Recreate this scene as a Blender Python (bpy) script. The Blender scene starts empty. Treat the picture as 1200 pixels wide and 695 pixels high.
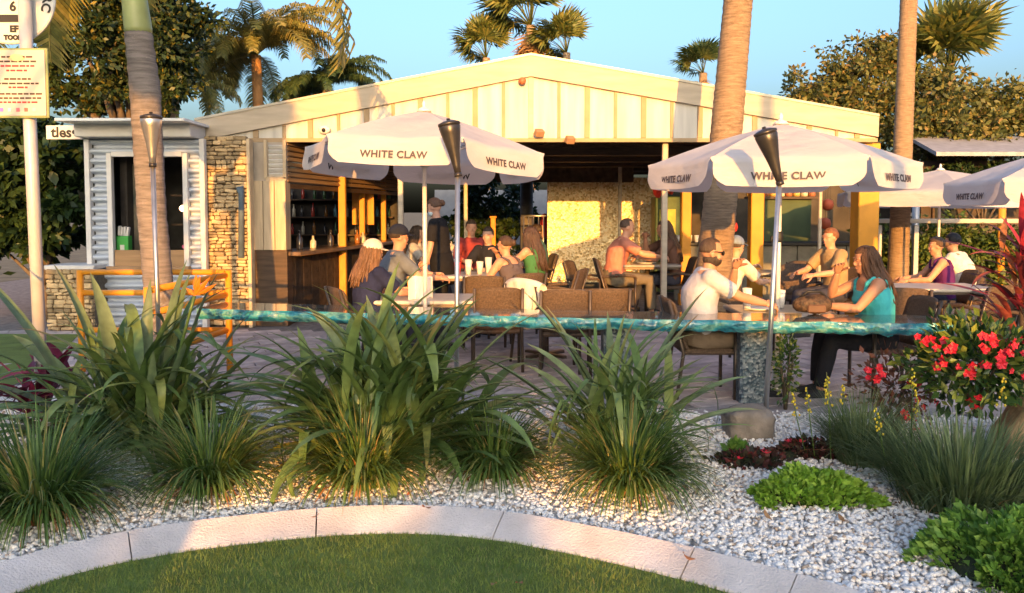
import bpy, bmesh, math, random
import numpy as np
from mathutils import Vector, Matrix, Euler

random.seed(7)
rnd = random.Random(11)
PI = math.pi
R = math.radians
SC = bpy.context.scene
COL = SC.collection

# ------------------------------------------------------------------ camera
CAM_H, TILT, FPX, SHIFT = 1.65, R(3.0), 940.0, 50.0
cam_d = bpy.data.cameras.new('camera')
cam_d.sensor_width = 36.0
cam_d.lens = 36.0 * FPX / 1200.0
cam_d.shift_y = -SHIFT / 1200.0
cam_d.clip_start, cam_d.clip_end = 0.05, 3000.0
cam = bpy.data.objects.new('camera', cam_d)
cam.location = (0, 0, CAM_H)
cam.rotation_euler = (R(90) - TILT, 0, 0)
COL.objects.link(cam)
SC.camera = cam

# ------------------------------------------------------------------ sky, sun, exposure
SUN_EL, SUN_DX = R(7.6), -0.05                 # light travels towards +Y, a touch to the left
world = bpy.data.worlds.new('World')
SC.world = world
world.use_nodes = True
wn = world.node_tree.nodes
sky = wn.new('ShaderNodeTexSky')
sky.sky_type = 'NISHITA'
sky.sun_disc = False
sky.sun_elevation = R(7.6)
sky.sun_rotation = R(180.0 - 3.0)
sky.altitude = 0.0
sky.air_density, sky.dust_density, sky.ozone_density = 1.0, 7.6, 2.8
wn['Background'].inputs['Strength'].default_value = 0.15
world.node_tree.links.new(sky.outputs[0], wn['Background'].inputs['Color'])

sun_d = bpy.data.lights.new('sun', 'SUN')
sun_d.energy = 2.0
sun_d.angle = R(0.5)
sun_d.color = (1.0, 0.46, 0.10)
sun = bpy.data.objects.new('sun', sun_d)
sun.rotation_euler = Vector((SUN_DX, 1.0, -math.tan(SUN_EL))).to_track_quat('-Z', 'Y').to_euler()
sun.location = (0, -20, 20)
COL.objects.link(sun)
SC.view_settings.view_transform = 'Standard'
SC.view_settings.look = 'None'
SC.view_settings.exposure = 2.28
SC.view_settings.gamma = 1.0

# ------------------------------------------------------------------ where a point of the photograph lies at a given distance
def ray(px, py):
    xc, yc = (px - 600) / FPX, (347.5 - SHIFT - py) / FPX
    c, s = math.cos(TILT), math.sin(TILT)
    return Vector((xc, c + yc * s, -s + yc * c))
def at(px, py, Y):
    d = ray(px, py)
    return Vector((0, 0, CAM_H)) + d * (Y / d.y)
def gnd(px, py, z=0.0):
    d = ray(px, py)
    return Vector((0, 0, CAM_H)) + d * ((z - CAM_H) / d.z)
def px_x(px, Y): return at(px, 300, Y).x
def px_z(py, Y): return at(600, py, Y).z

# ------------------------------------------------------------------ materials
MATS = {}
def _base(name):
    m = bpy.data.materials.new(name); m.use_nodes = True
    nt = m.node_tree
    return m, nt, nt.nodes, nt.links, nt.nodes['Principled BSDF']
def ramp(n, l, fac, stops):
    r = n.new('ShaderNodeValToRGB')
    el = r.color_ramp.elements
    while len(el) < len(stops): el.new(0.5)
    for e, (p, c) in zip(el, stops):
        e.position = p; e.color = (*c, 1)
    l.new(fac, r.inputs[0]); return r
def noise(n, l, scale, detail=4, coord='Object', stretch=None):
    tc = n.new('ShaderNodeTexCoord')
    t = n.new('ShaderNodeTexNoise'); t.inputs['Scale'].default_value = scale; t.inputs['Detail'].default_value = detail
    if stretch:
        mp = n.new('ShaderNodeMapping'); mp.inputs['Scale'].default_value = stretch
        l.new(tc.outputs[coord], mp.inputs[0]); l.new(mp.outputs[0], t.inputs['Vector'])
    else: l.new(tc.outputs[coord], t.inputs['Vector'])
    return t
def mat(name, col, rough=.7, var=.15, scale=6, bump=0., bscale=60, metal=0., col2=None, spec=.4, coat=0., stretch=None, island=0.):
    if name in MATS: return MATS[name]
    m, nt, n, l, b = _base(name)
    t = noise(n, l, scale, 5, stretch=stretch)
    c1 = tuple(max(0, c * (1 - var)) for c in col)
    c2 = col2 or tuple(min(1, c * (1 + var)) for c in col)
    r = ramp(n, l, t.outputs['Fac'], [(.32, c1), (.68, c2)])
    out = r.outputs[0]
    if island:
        g = n.new('ShaderNodeNewGeometry'); oi = n.new('ShaderNodeObjectInfo')
        ad = n.new('ShaderNodeMath'); ad.operation = 'ADD'; l.new(g.outputs['Random Per Island'], ad.inputs[0]); l.new(oi.outputs['Random'], ad.inputs[1])
        fr = n.new('ShaderNodeMath'); fr.operation = 'FRACT'; l.new(ad.outputs[0], fr.inputs[0])
        mr = n.new('ShaderNodeMapRange'); mr.inputs[3].default_value = 1 - island; mr.inputs[4].default_value = 1 + island
        l.new(fr.outputs[0], mr.inputs[0])
        mx = n.new('ShaderNodeVectorMath'); mx.operation = 'SCALE'; l.new(out, mx.inputs[0]); l.new(mr.outputs[0], mx.inputs['Scale']); out = mx.outputs[0]
    l.new(out, b.inputs['Base Color'])
    b.inputs['Roughness'].default_value = rough
    b.inputs['Metallic'].default_value = metal
    b.inputs['Specular IOR Level'].default_value = spec
    b.inputs['Coat Weight'].default_value = coat
    if bump:
        t2 = noise(n, l, bscale, 6, stretch=stretch)
        bp = n.new('ShaderNodeBump'); bp.inputs['Strength'].default_value = bump; bp.inputs['Distance'].default_value = .02
        l.new(t2.outputs['Fac'], bp.inputs['Height']); l.new(bp.outputs[0], b.inputs['Normal'])
    MATS[name] = m
    return m
def leafmat(name, stops, rough=.45, trans=.3, vein=0., patch=None, tip=None):
    """leaf colour differs from leaf to leaf; light passes through"""
    if name in MATS: return MATS[name]
    m, nt, n, l, b = _base(name)
    g = n.new('ShaderNodeNewGeometry'); oi = n.new('ShaderNodeObjectInfo')
    ad = n.new('ShaderNodeMath'); ad.operation = 'ADD'
    l.new(g.outputs['Random Per Island'], ad.inputs[0]); l.new(oi.outputs['Random'], ad.inputs[1])
    fr = n.new('ShaderNodeMath'); fr.operation = 'FRACT'; l.new(ad.outputs[0], fr.inputs[0])
    r = ramp(n, l, fr.outputs[0], stops)
    t = noise(n, l, 14, 3)
    mr = n.new('ShaderNodeMapRange'); mr.inputs[1].default_value = .3; mr.inputs[2].default_value = .7
    mr.inputs[3].default_value = .72; mr.inputs[4].default_value = 1.25
    l.new(t.outputs['Fac'], mr.inputs[0])
    mx = n.new('ShaderNodeVectorMath'); mx.operation = 'SCALE'
    l.new(r.outputs[0], mx.inputs[0]); l.new(mr.outputs[0], mx.inputs['Scale'])
    if patch:
        tp = noise(n, l, patch[0], 4); pr = ramp(n, l, tp.outputs['Fac'], [(.42, (0, 0, 0)), (.66, (.75, .75, .75))])
        mm = n.new('ShaderNodeMix'); mm.data_type = 'RGBA'; l.new(pr.outputs[0], mm.inputs['Factor']); l.new(mx.outputs[0], mm.inputs['A']); mm.inputs['B'].default_value = (*patch[1], 1)
        col_out = mm.outputs['Result']
    else: col_out = mx.outputs[0]
    if tip:                                      # dry brown ends on some of the leaves
        tco = n.new('ShaderNodeTexCoord'); ln_ = n.new('ShaderNodeVectorMath'); ln_.operation = 'LENGTH'; l.new(tco.outputs['Object'], ln_.inputs[0])
        m1 = n.new('ShaderNodeMapRange'); m1.inputs[1].default_value = tip[0]; m1.inputs[2].default_value = tip[1]; l.new(ln_.outputs['Value'], m1.inputs[0])
        m2 = n.new('ShaderNodeMapRange'); m2.inputs[1].default_value = .6; m2.inputs[2].default_value = 1.0; l.new(fr.outputs[0], m2.inputs[0])
        ml = n.new('ShaderNodeMath'); ml.operation = 'MULTIPLY'; l.new(m1.outputs[0], ml.inputs[0]); l.new(m2.outputs[0], ml.inputs[1])
        mm = n.new('ShaderNodeMix'); mm.data_type = 'RGBA'; l.new(ml.outputs[0], mm.inputs['Factor']); l.new(col_out, mm.inputs['A']); mm.inputs['B'].default_value = (.30, .20, .08, 1)
        col_out = mm.outputs['Result']
    l.new(col_out, b.inputs['Base Color'])
    b.inputs['Roughness'].default_value = rough
    b.inputs['Specular IOR Level'].default_value = .35
    tr = n.new('ShaderNodeBsdfTranslucent'); l.new(col_out, tr.inputs[0])
    ms = n.new('ShaderNodeMixShader'); ms.inputs[0].default_value = trans
    l.new(b.outputs[0], ms.inputs[1]); l.new(tr.outputs[0], ms.inputs[2])
    l.new(ms.outputs[0], n['Material Output'].inputs['Surface'])
    MATS[name] = m
    return m

# ------------------------------------------------------------------ mesh builder
class MB:
    def __init__(s): s.v, s.f, s.m, s.sm = [], [], [], []
    def add(s, vs, fs, mi=0, smooth=False):
        o = len(s.v); s.v.extend([tuple(p) for p in vs])
        for f in fs: s.f.append(tuple(i + o for i in f)); s.m.append(mi); s.sm.append(smooth)
    def box(s, c, d, mi=0, rot=None, bev=0.0, taper=1.0):
        hx, hy, hz = d[0] / 2, d[1] / 2, d[2] / 2
        M = rot if rot is not None else Matrix.Identity(3)
        c = Vector(c)
        if bev <= 0:
            vs = [Vector((x * hx * (taper if z > 0 else 1), y * hy * (taper if z > 0 else 1), z * hz)) for z in (-1, 1) for y in (-1, 1) for x in (-1, 1)]
            fs = [(0, 2, 3, 1), (4, 5, 7, 6), (0, 1, 5, 4), (2, 6, 7, 3), (0, 4, 6, 2), (1, 3, 7, 5)]
        else:
            b = min(bev, hx * .9, hy * .9, hz * .9)
            vs, fs, idx = [], [], {}
            for sx in (-1, 1):
                for sy in (-1, 1):
                    for sz in (-1, 1):
                        for a in range(3):
                            q = [sx * hx, sy * hy, sz * hz]
                            for k in range(3):
                                if k != a: q[k] -= (sx, sy, sz)[k] * b
                            idx[(sx, sy, sz, a)] = len(vs); vs.append(Vector(q))
            for a in range(3):
                u, w = (a + 1) % 3, (a + 2) % 3
                for sgn in (-1, 1):
                    loop = []
                    for su, sw in ((-1, -1), (1, -1), (1, 1), (-1, 1)):
                        k = [0, 0, 0]; k[a] = sgn; k[u] = su; k[w] = sw
                        loop.append(idx[(*k, a)])
                    fs.append(tuple(loop if sgn > 0 else loop[::-1]))
                for su in (-1, 1):
                    for sw in (-1, 1):
                        k1 = [0, 0, 0]; k1[a] = -1; k1[u] = su; k1[w] = sw
                        k2 = list(k1); k2[a] = 1
                        q = (idx[(*k1, u)], idx[(*k2, u)], idx[(*k2, w)], idx[(*k1, w)])
                        fs.append(q if su * sw > 0 else q[::-1])
            for sx in (-1, 1):
                for sy in (-1, 1):
                    for sz in (-1, 1):
                        q = tuple(idx[(sx, sy, sz, a)] for a in range(3))
                        fs.append(q if sx * sy * sz > 0 else q[::-1])
        s.add([M @ p + c for p in vs], fs, mi)
    def tube(s, pts, rad, n=8, mi=0, caps=True, smooth=True):
        pts = [Vector(p) for p in pts]
        if not hasattr(rad, '__len__'): rad = [rad] * len(pts)
        vs, fs = [], []
        up = None
        for i, p in enumerate(pts):
            t = (pts[min(i + 1, len(pts) - 1)] - pts[max(i - 1, 0)]).normalized()
            if up is None:
                up = Vector((0, 0, 1)) if abs(t.z) < .9 else Vector((0, 1, 0))
            a = t.cross(up).normalized(); up = a.cross(t).normalized()
            for k in range(n):
                an = 2 * PI * k / n
                vs.append(p + (a * math.cos(an) + up * math.sin(an)) * rad[i])
        for i in range(len(pts) - 1):
            for k in range(n):
                fs.append((i * n + k, i * n + (k + 1) % n, (i + 1) * n + (k + 1) % n, (i + 1) * n + k))
        s.add(vs, fs, mi, smooth)
        if caps:
            s.f.append(tuple(len(s.v) - len(vs) + k for k in range(n))[::-1]); s.m.append(mi); s.sm.append(False)
            s.f.append(tuple(len(s.v) - n + k for k in range(n))); s.m.append(mi); s.sm.append(False)
    def rings(s, rings, n=14, mi=0, smooth=True):
        """rings: (centre, axis_a, axis_b)"""
        vs, fs = [], []
        for c, a, b in rings:
            for k in range(n):
                an = 2 * PI * k / n
                vs.append(Vector(c) + Vector(a) * math.cos(an) + Vector(b) * math.sin(an))
        for i in range(len(rings) - 1):
            for k in range(n):
                fs.append((i * n + k, i * n + (k + 1) % n, (i + 1) * n + (k + 1) % n, (i + 1) * n + k))
        fs.append(tuple(range(n))[::-1]); fs.append(tuple((len(rings) - 1) * n + k for k in range(n)))
        s.add(vs, fs, mi, smooth)
    def ell(s, c, r, rot=None, nu=12, nv=8, mi=0, fn=None):
        M = rot if rot is not None else Matrix.Identity(3)
        vs, fs = [], []
        for j in range(1, nv):
            th = PI * j / nv
            for k in range(nu):
                ph = 2 * PI * k / nu
                d = Vector((math.sin(th) * math.cos(ph), math.sin(th) * math.sin(ph), math.cos(th)))
                vs.append((d, 0))
        vs = [d for d, _ in vs] + [Vector((0, 0, 1)), Vector((0, 0, -1))]
        out = []
        for d in vs:
            q = fn(d) if fn else 1
            out.append(Vector(c) + M @ Vector((d.x * r[0] * q, d.y * r[1] * q, d.z * r[2] * q)))
        for j in range(nv - 2):
            for k in range(nu):
                fs.append((j * nu + k, (j + 1) * nu + k, (j + 1) * nu + (k + 1) % nu, j * nu + (k + 1) % nu))
        T, B = len(out) - 2, len(out) - 1
        for k in range(nu):
            fs.append((T, k, (k + 1) % nu)); fs.append((B, (nv - 2) * nu + (k + 1) % nu, (nv - 2) * nu + k))
        s.add(out, fs, mi, True)
    def lathe(s, prof, c=(0, 0, 0), n=16, mi=0, smooth=True, rot=None):
        M = rot if rot is not None else Matrix.Identity(3)
        vs = [M @ Vector((r * math.cos(2 * PI * k / n), r * math.sin(2 * PI * k / n), z)) + Vector(c) for r, z in prof for k in range(n)]
        fs = [(i * n + k, i * n + (k + 1) % n, (i + 1) * n + (k + 1) % n, (i + 1) * n + k) for i in range(len(prof) - 1) for k in range(n)]
        if prof[0][0] > 1e-4: fs.append(tuple(range(n))[::-1])
        if prof[-1][0] > 1e-4: fs.append(tuple((len(prof) - 1) * n + k for k in range(n)))
        s.add(vs, fs, mi, smooth)
    def prism(s, poly, a, b, mi=0):
        """poly: list of 3-D points; extruded from offset a to offset b"""
        n = len(poly); a, b = Vector(a), Vector(b)
        vs = [Vector(p) + a for p in poly] + [Vector(p) + b for p in poly]
        fs = [tuple(range(n))[::-1], tuple(range(n, 2 * n))] + [(k, (k + 1) % n, n + (k + 1) % n, n + k) for k in range(n)]
        s.add(vs, fs, mi)
    def mesh(s, name, mats):
        me = bpy.data.meshes.new(name)
        me.from_pydata(s.v, [], s.f)
        for m in (mats if isinstance(mats, (list, tuple)) else [mats]): me.materials.append(m)
        me.polygons.foreach_set('material_index', s.m)
        me.polygons.foreach_set('use_smooth', s.sm)
        me.update()
        return me

def link(name, me, parent=None, loc=None, rot=None, scale=None, **kw):
    o = bpy.data.objects.new(name, me); COL.objects.link(o)
    if parent is not None: o.parent = parent
    if loc is not None: o.location = loc
    if rot is not None: o.rotation_euler = rot
    if scale is not None: o.scale = scale if hasattr(scale, '__len__') else (scale,) * 3
    for k, v in kw.items(): o[k] = v
    return o
def put(name, mb, mats, parent=None, fixn=False, **kw):
    me = mb.mesh(name, mats)
    if fixn:
        bm = bmesh.new(); bm.from_mesh(me); bmesh.ops.recalc_face_normals(bm, faces=bm.faces); bm.to_mesh(me); bm.free()
    return link(name, me, parent, **kw)
def thing(name, label, cat, loc=(0, 0, 0), rz=0., group=None, scale=None):
    o = link(name, None, None, loc, (0, 0, rz), scale, label=label, category=cat)
    o.empty_display_size = .1
    if group: o['group'] = group
    return o
def tag(o, label, cat, group=None):
    o['label'] = label; o['category'] = cat
    if group: o['group'] = group
    return o
def children_of():
    d = {}
    for o in bpy.data.objects:
        if o.parent: d.setdefault(o.parent, []).append(o)
    return d
def dup(root, loc, rz, label, group=None, scale=None):
    r = root.copy(); COL.objects.link(r); r.location = loc; r.rotation_euler = (0, 0, rz); r['label'] = label
    if scale: r.scale = (scale,) * 3
    if group: r['group'] = group
    for ch in root.children:
        c = ch.copy(); COL.objects.link(c); c.parent = r
        for g in ch.children:
            d = g.copy(); COL.objects.link(d); d.parent = c
    return r
def structure(name, mb, mats, parent=None, **kw):
    return put(name, mb, mats, parent, kind='structure', **kw)
def remesh(mb, voxel, smooth=4, fac=.5):
    me = mb.mesh('tmp', mat('plain', (.5, .5, .5)))
    o = bpy.data.objects.new('tmp', me); COL.objects.link(o)
    md = o.modifiers.new('r', 'REMESH'); md.mode = 'VOXEL'; md.voxel_size = voxel
    ms = o.modifiers.new('s', 'SMOOTH'); ms.factor = fac; ms.iterations = smooth
    dg = bpy.context.evaluated_depsgraph_get()
    out = bpy.data.meshes.new_from_object(o.evaluated_get(dg))
    bpy.data.objects.remove(o); bpy.data.meshes.remove(me)
    return out
def glyphs(txt, size, mats, name='lettering', bold=0.0, depth=.001, spacing=1.0, shear=0):
    cu = bpy.data.curves.new('t', 'FONT')
    cu.body = txt; cu.size = size; cu.align_x = 'CENTER'; cu.align_y = 'CENTER'
    cu.offset = bold; cu.extrude = depth; cu.space_character = spacing; cu.resolution_u = 3
    o = bpy.data.objects.new('t', cu); COL.objects.link(o)
    dg = bpy.context.evaluated_depsgraph_get()
    me = bpy.data.meshes.new_from_object(o.evaluated_get(dg)); me.name = name
    bpy.data.objects.remove(o); bpy.data.curves.remove(cu)
    me.materials.clear(); me.materials.append(mats)
    return me
def frame_rot(xdir, up):
    """matrix whose local X follows xdir and local Y follows up (text lying on a surface)"""
    x = Vector(xdir).normalized(); y = (Vector(up) - x * x.dot(Vector(up))).normalized(); z = x.cross(y)
    return Matrix((x, y, z)).transposed()
# ================================================================== THE SETTING: ground
lawn_soil = mat('lawn_soil', (.13, .18, .04), .95, .25, 3, .5, 220)
lawn_blade = leafmat('lawn_blade', [(0, (.11, .18, .035)), (.5, (.16, .24, .05)), (.8, (.22, .28, .07)), (1, (.28, .27, .10))], .6, .3, patch=(4.5, (.21, .27, .06)))
grav_base = mat('gravel_base', (.72, .68, .64), .9, .3, 40, .6, 120)
m_peb, nt, n, l, b = _base('pebble')
g = n.new('ShaderNodeNewGeometry')
r_ = ramp(n, l, g.outputs['Random Per Island'], [(0, (.30, .25, .21)), (.07, (.62, .46, .34)), (.13, (.84, .76, .70)), (.6, (.92, .86, .81)), (.92, (.94, .90, .87)), (1, (.62, .58, .57))])
t_ = noise(n, l, 90, 3)
mr_ = n.new('ShaderNodeMapRange'); mr_.inputs[3].default_value = .75; mr_.inputs[4].default_value = 1.1
l.new(t_.outputs['Fac'], mr_.inputs[0])
vx_ = n.new('ShaderNodeVectorMath'); vx_.operation = 'SCALE'; l.new(r_.outputs[0], vx_.inputs[0]); l.new(mr_.outputs[0], vx_.inputs['Scale'])
l.new(vx_.outputs[0], b.inputs['Base Color']); b.inputs['Roughness'].default_value = .75
concrete = mat('kerb_concrete', (.62, .56, .54), .88, .16, 4, .5, 90)
paver_m = mat('paver', (.44, .37, .36), .8, .22, 7, .3, 90, island=.28)
joint_m = mat('paver_joint', (.20, .17, .16), .95, .3, 9, .4, 100)
earth_m = mat('earth', (.16, .13, .08), .95, .3, 2, .5, 30)

def sheet(name, poly, z, m):
    mb = MB(); mb.add([(x, y, z) for x, y in poly], [tuple(range(len(poly)))])
    return structure(name, mb, m)
sheet('ground', [(-900, -300), (900, -300), (900, 1500), (-900, 1500)], -.09, earth_m)

# kerb line on the ground, from the curve of the bed
outer_px = [(-230, 760), (-90, 695), (0, 656), (138, 622), (260, 605), (400, 592), (500, 591), (590, 597), (700, 616), (815, 640), (940, 672), (1040, 700), (1180, 750)]
KERB_Z = .055
ctrl = [gnd(px, py, KERB_Z) for px, py in outer_px]
def catmull(P, k):
    out = []
    for i in range(len(P) - 1):
        p0, p1, p2, p3 = P[max(i - 1, 0)], P[i], P[i + 1], P[min(i + 2, len(P) - 1)]
        for j in range(k):
            t = j / k
            out.append(.5 * ((2 * p1) + (p2 - p0) * t + (2 * p0 - 5 * p1 + 4 * p2 - p3) * t * t + (3 * p1 - p0 - 3 * p2 + p3) * t ** 3))
    out.append(P[-1]); return out
kline = [Vector((p.x, p.y)) for p in catmull(ctrl, 10)]
for _ in range(30):                                        # even out the curve
    kline = [kline[0]] + [kline[i] * .5 + (kline[i - 1] + kline[i + 1]) * .25 for i in range(1, len(kline) - 1)] + [kline[-1]]
def knormal(i):
    t = (kline[min(i + 1, len(kline) - 1)] - kline[max(i - 1, 0)]).normalized()
    return Vector((t.y, -t.x))                             # towards the lawn
KW = .195
kin = [kline[i] + knormal(i) * KW for i in range(len(kline))]
def kerb_y(x):
    for a, c in zip(kline, kline[1:]):
        if a.x <= x <= c.x: return a.y + (c.y - a.y) * (x - a.x) / max(1e-6, c.x - a.x)
    return kline[0].y if x < kline[0].x else kline[-1].y
def kin_y(x):
    for a, c in zip(kin, kin[1:]):
        if a.x <= x <= c.x: return a.y + (c.y - a.y) * (x - a.x) / max(1e-6, c.x - a.x)
    return kin[0].y if x < kin[0].x else kin[-1].y
kerb = link('kerb', None, kind='structure')
cuts_px = [-60, 138, 372, 590, 815, 945, 1100]
cut_i = [0]
for cp in cuts_px:
    cut_i.append(min(range(len(kline)), key=lambda i: abs(600 + FPX * kline[i].x / (kline[i].y) - cp)))
cut_i.append(len(kline) - 1)
def pt_on(idx, off, z):
    i = int(idx); f = idx - i; j = min(i + 1, len(kline) - 1)
    p = kline[i].lerp(kline[j], f); nn = knormal(i).lerp(knormal(j), f)
    q = p + nn * off; return (q.x, q.y, z)
for a, c in zip(cut_i, cut_i[1:]):
    if c - a < 1: continue
    mb = MB(); st = [a + .07] + list(range(a + 1, c)) + [c - .07]
    prof = [(0, -.09), (0, KERB_Z - .012), (.012, KERB_Z), (KW - .006, KERB_Z - .073), (KW, KERB_Z - .082), (KW, -.09)]
    vs = [pt_on(s, o, z) for s in st for o, z in prof]; k = len(prof)
    fs = [(i * k + j, i * k + (j + 1) % k, (i + 1) * k + (j + 1) % k, (i + 1) * k + j) for i in range(len(st) - 1) for j in range(k)]
    fs += [tuple(range(k)), tuple((len(st) - 1) * k + j for j in range(k))[::-1]]
    mb.add(vs, fs); put('kerb_segment', mb, concrete, kerb, fixn=True)

# lawn in front
xs = np.linspace(-6, 6, 49)
mb = MB()
for i in range(len(xs)):
    x = float(xs[i]); yk = kin_y(x) + .03
    mb.v += [(x, -14, -.03), (x, max(-13, yk), -.03)]
for i in range(len(xs) - 1):
    mb.f.append((2 * i, 2 * i + 2, 2 * i + 3, 2 * i + 1)); mb.m.append(0); mb.sm.append(False)
structure('lawn', mb, lawn_soil)
mb = MB()
NB = 95000
rr = np.random.RandomState(3)
bx_ = rr.uniform(-3.2, 3.0, NB); by_ = rr.uniform(2.9, 4.35, NB)
V, F = [], []
for x, y in zip(bx_, by_):
    if abs(x) > .72 * y + .2 or y > kin_y(x) - .004: continue
    h = .012 + .016 * rnd.random(); a = rnd.random() * 2 * PI; w = .0022; lx, ly = rnd.gauss(0, .009), rnd.gauss(0, .009)
    o = len(V)
    V += [(x - w * math.cos(a), y - w * math.sin(a), -.03), (x + w * math.cos(a), y + w * math.sin(a), -.03), (x + lx, y + ly, -.03 + h)]
    F.append((o, o + 1, o + 2))
me = bpy.data.meshes.new('lawn_grass'); me.from_pydata(V, [], F); me.materials.append(lawn_blade)
link('lawn_grass', me, kind='stuff', label='short mown grass inside the concrete kerb', category='grass')

# gravel bed
mb = MB()
bx = np.linspace(-7, 7, 57)
for x in bx:
    x = float(x); mb.v += [(x, kerb_y(x) - .02, -.002), (x, 6.75 - .10 * x, -.002)]
for i in range(len(bx) - 1):
    mb.f.append((2 * i, 2 * i + 2, 2 * i + 3, 2 * i + 1)); mb.m.append(0); mb.sm.append(False)
structure('gravel_bed', mb, grav_base)
bm = bmesh.new(); bmesh.ops.create_icosphere(bm, subdivisions=1, radius=1)
ico_v = np.array([v.co[:] for v in bm.verts]); ico_f = np.array([[v.index for v in f.verts] for f in bm.faces]); bm.free()
def pebbles(name, pts, lo, hi, m, **kw):
    N = len(pts); pts = np.array(pts)
    sc = rr.uniform(lo, hi, (N, 1)) * rr.uniform(.65, 1.35, (N, 3)); sc[:, 2] *= .7
    jit = 1 + rr.uniform(-.22, .22, (N, len(ico_v), 1))
    ang = rr.uniform(0, 2 * PI, N); c, s_ = np.cos(ang), np.sin(ang)
    tl = rr.uniform(-.5, .5, N)
    P = ico_v[None] * jit * sc[:, None, :]
    z2 = P[..., 2] + P[..., 0] * tl[:, None]
    X = P[..., 0] * c[:, None] - P[..., 1] * s_[:, None]; Y = P[..., 0] * s_[:, None] + P[..., 1] * c[:, None]
    A = np.stack([X, Y, z2], -1) + pts[:, None, :]
    Vv = A.reshape(-1, 3); Ff = (ico_f[None] + (np.arange(N) * len(ico_v))[:, None, None]).reshape(-1, 3)
    me = bpy.data.meshes.new(name)
    me.vertices.add(len(Vv)); me.vertices.foreach_set('co', Vv.ravel())
    me.loops.add(Ff.size); me.loops.foreach_set('vertex_index', Ff.ravel().astype(np.int32))
    me.polygons.add(len(Ff)); me.polygons.foreach_set('loop_start', np.arange(0, Ff.size, 3, dtype=np.int32))
    me.update(calc_edges=True); me.materials.append(m)
    return link(name, me, **kw)
pts = []
for _ in range(66000):
    y = 3.2 + 3.5 * rnd.random(); x = rnd.uniform(-.95, .95) * y
    if y < kerb_y(x) + .012 or y > 6.7 - .1 * x: continue
    pts.append((x, y, rnd.uniform(.006, .022)))
pebbles('gravel', pts, .0085, .0175, m_peb, kind='stuff', label='white pebbles covering the planting bed', category='gravel')

# patio
mb = MB(); mb.add([(-12, 6.75 + 1.2, -.006), (-5, 7.2, -.006), (7, 6.05, -.006), (16, 6.0, -.006), (16, 34, -.006), (-12, 34, -.006)], [(0, 1, 2, 3, 4, 5)])
pat = structure('patio', mb, joint_m)
pv = MB(); pv.box((0, 0, 0), (.59, .19, .03), bev=.006)
pme = pv.mesh('paver', paver_m)
ca, sa = math.cos(R(24)), math.sin(R(24)); cnt = 0
cand = []
for j in range(-40, 60):
    for i in range(-24, 30):
        u, w = (i + .33 * (j % 3)) * .6, j * .2
        x, y = ca * u - sa * w, sa * u + ca * w + 8
        if 6.75 - .1 * x < y < 11.0 and abs(x) < .95 * y: cand.append((y, x))
cand.sort(key=lambda q: q[0] + (100 if abs(q[1]) > .66 * q[0] else 0))
for y, x in cand[:296]:
    link('paver', pme, pat, (x, y, .006 + rnd.uniform(-.003, .003)), (rnd.gauss(0, .006), rnd.gauss(0, .006), R(24)))
if len(cand) > 296:
    mb = MB()
    for y, x in cand[296:]:
        mb.box((x, y, .006), (.59, .19, .03), rot=Matrix.Rotation(R(24), 3, 'Z'))
    put('far_paving', mb, paver_m, pat, kind='stuff')
# strip of turf and path at the far left
sheet('side_lawn', [(-12, 5.2), (-4.3, 5.2), (-4.75, 8.0), (-5.75, 10.6), (-12, 10.8)], .024, lawn_soil)

# ================================================================== PAVILION (gabled roof, open front)
GY = 11.6
cream = mat('cream_paint', (.54, .51, .46), .55, .17, 1.6, .12, 40, spec=.35, stretch=(5, 5, .45))
cream2 = mat('cream_board', (.46, .38, .285), .5, .12, 2, .10, 30, spec=.35, stretch=(1, 1, 6))
batten_m = mat('batten', (.36, .25, .14), .6, .1, 5)
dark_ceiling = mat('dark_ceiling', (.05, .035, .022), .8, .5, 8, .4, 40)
dark_wood = mat('dark_wood', (.07, .042, .025), .6, .35, 3, .3, 50, stretch=(1, 1, 8))
yellow_paint = mat('yellow_paint', (.58, .25, .022), .55, .12, 4, .15, 40)
steel = mat('brushed_steel', (.55, .54, .53), .35, .08, 20, metal=.9)
black_m = mat('black', (.015, .015, .016), .55, .2, 9)
pav = thing('pavilion', 'open cream gabled restaurant pavilion with vertical fascia panels and dark ceiling', 'building', (0, 0, 0))
pk = at(622, 66, GY); rt = at(1028, 137, GY); lf = at(230, 142, GY)
zb = px_z(162, GY)
def top_z(x): return pk.z + (rt.z - pk.z) * (x - pk.x) / (rt.x - pk.x) if x > pk.x else pk.z + (lf.z - pk.z) * (x - pk.x) / (lf.x - pk.x)
BH = .29
# sloping fascia boards
for (xa, xb) in ((lf.x, pk.x), (pk.x, rt.x)):
    mb = MB()
    mb.prism([(xa, GY - .06, top_z(xa)), (xb, GY - .06, top_z(xb)), (xb, GY - .06, top_z(xb) - BH), (xa, GY - .06, top_z(xa) - BH)], (0, 0, 0), (0, .08, 0))
    put('fascia_board', mb, cream2, pav, fixn=True)
    mb = MB()
    mb.prism([(xa, GY - .075, top_z(xa) + .035), (xb, GY - .075, top_z(xb) + .035), (xb, GY - .075, top_z(xb)), (xa, GY - .075, top_z(xa))], (0, 0, 0), (0, .1, 0))
    put('drip_edge', mb, mat('drip_edge', (.34, .31, .26), .4, .08, 4, metal=.3), pav, fixn=True)
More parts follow.
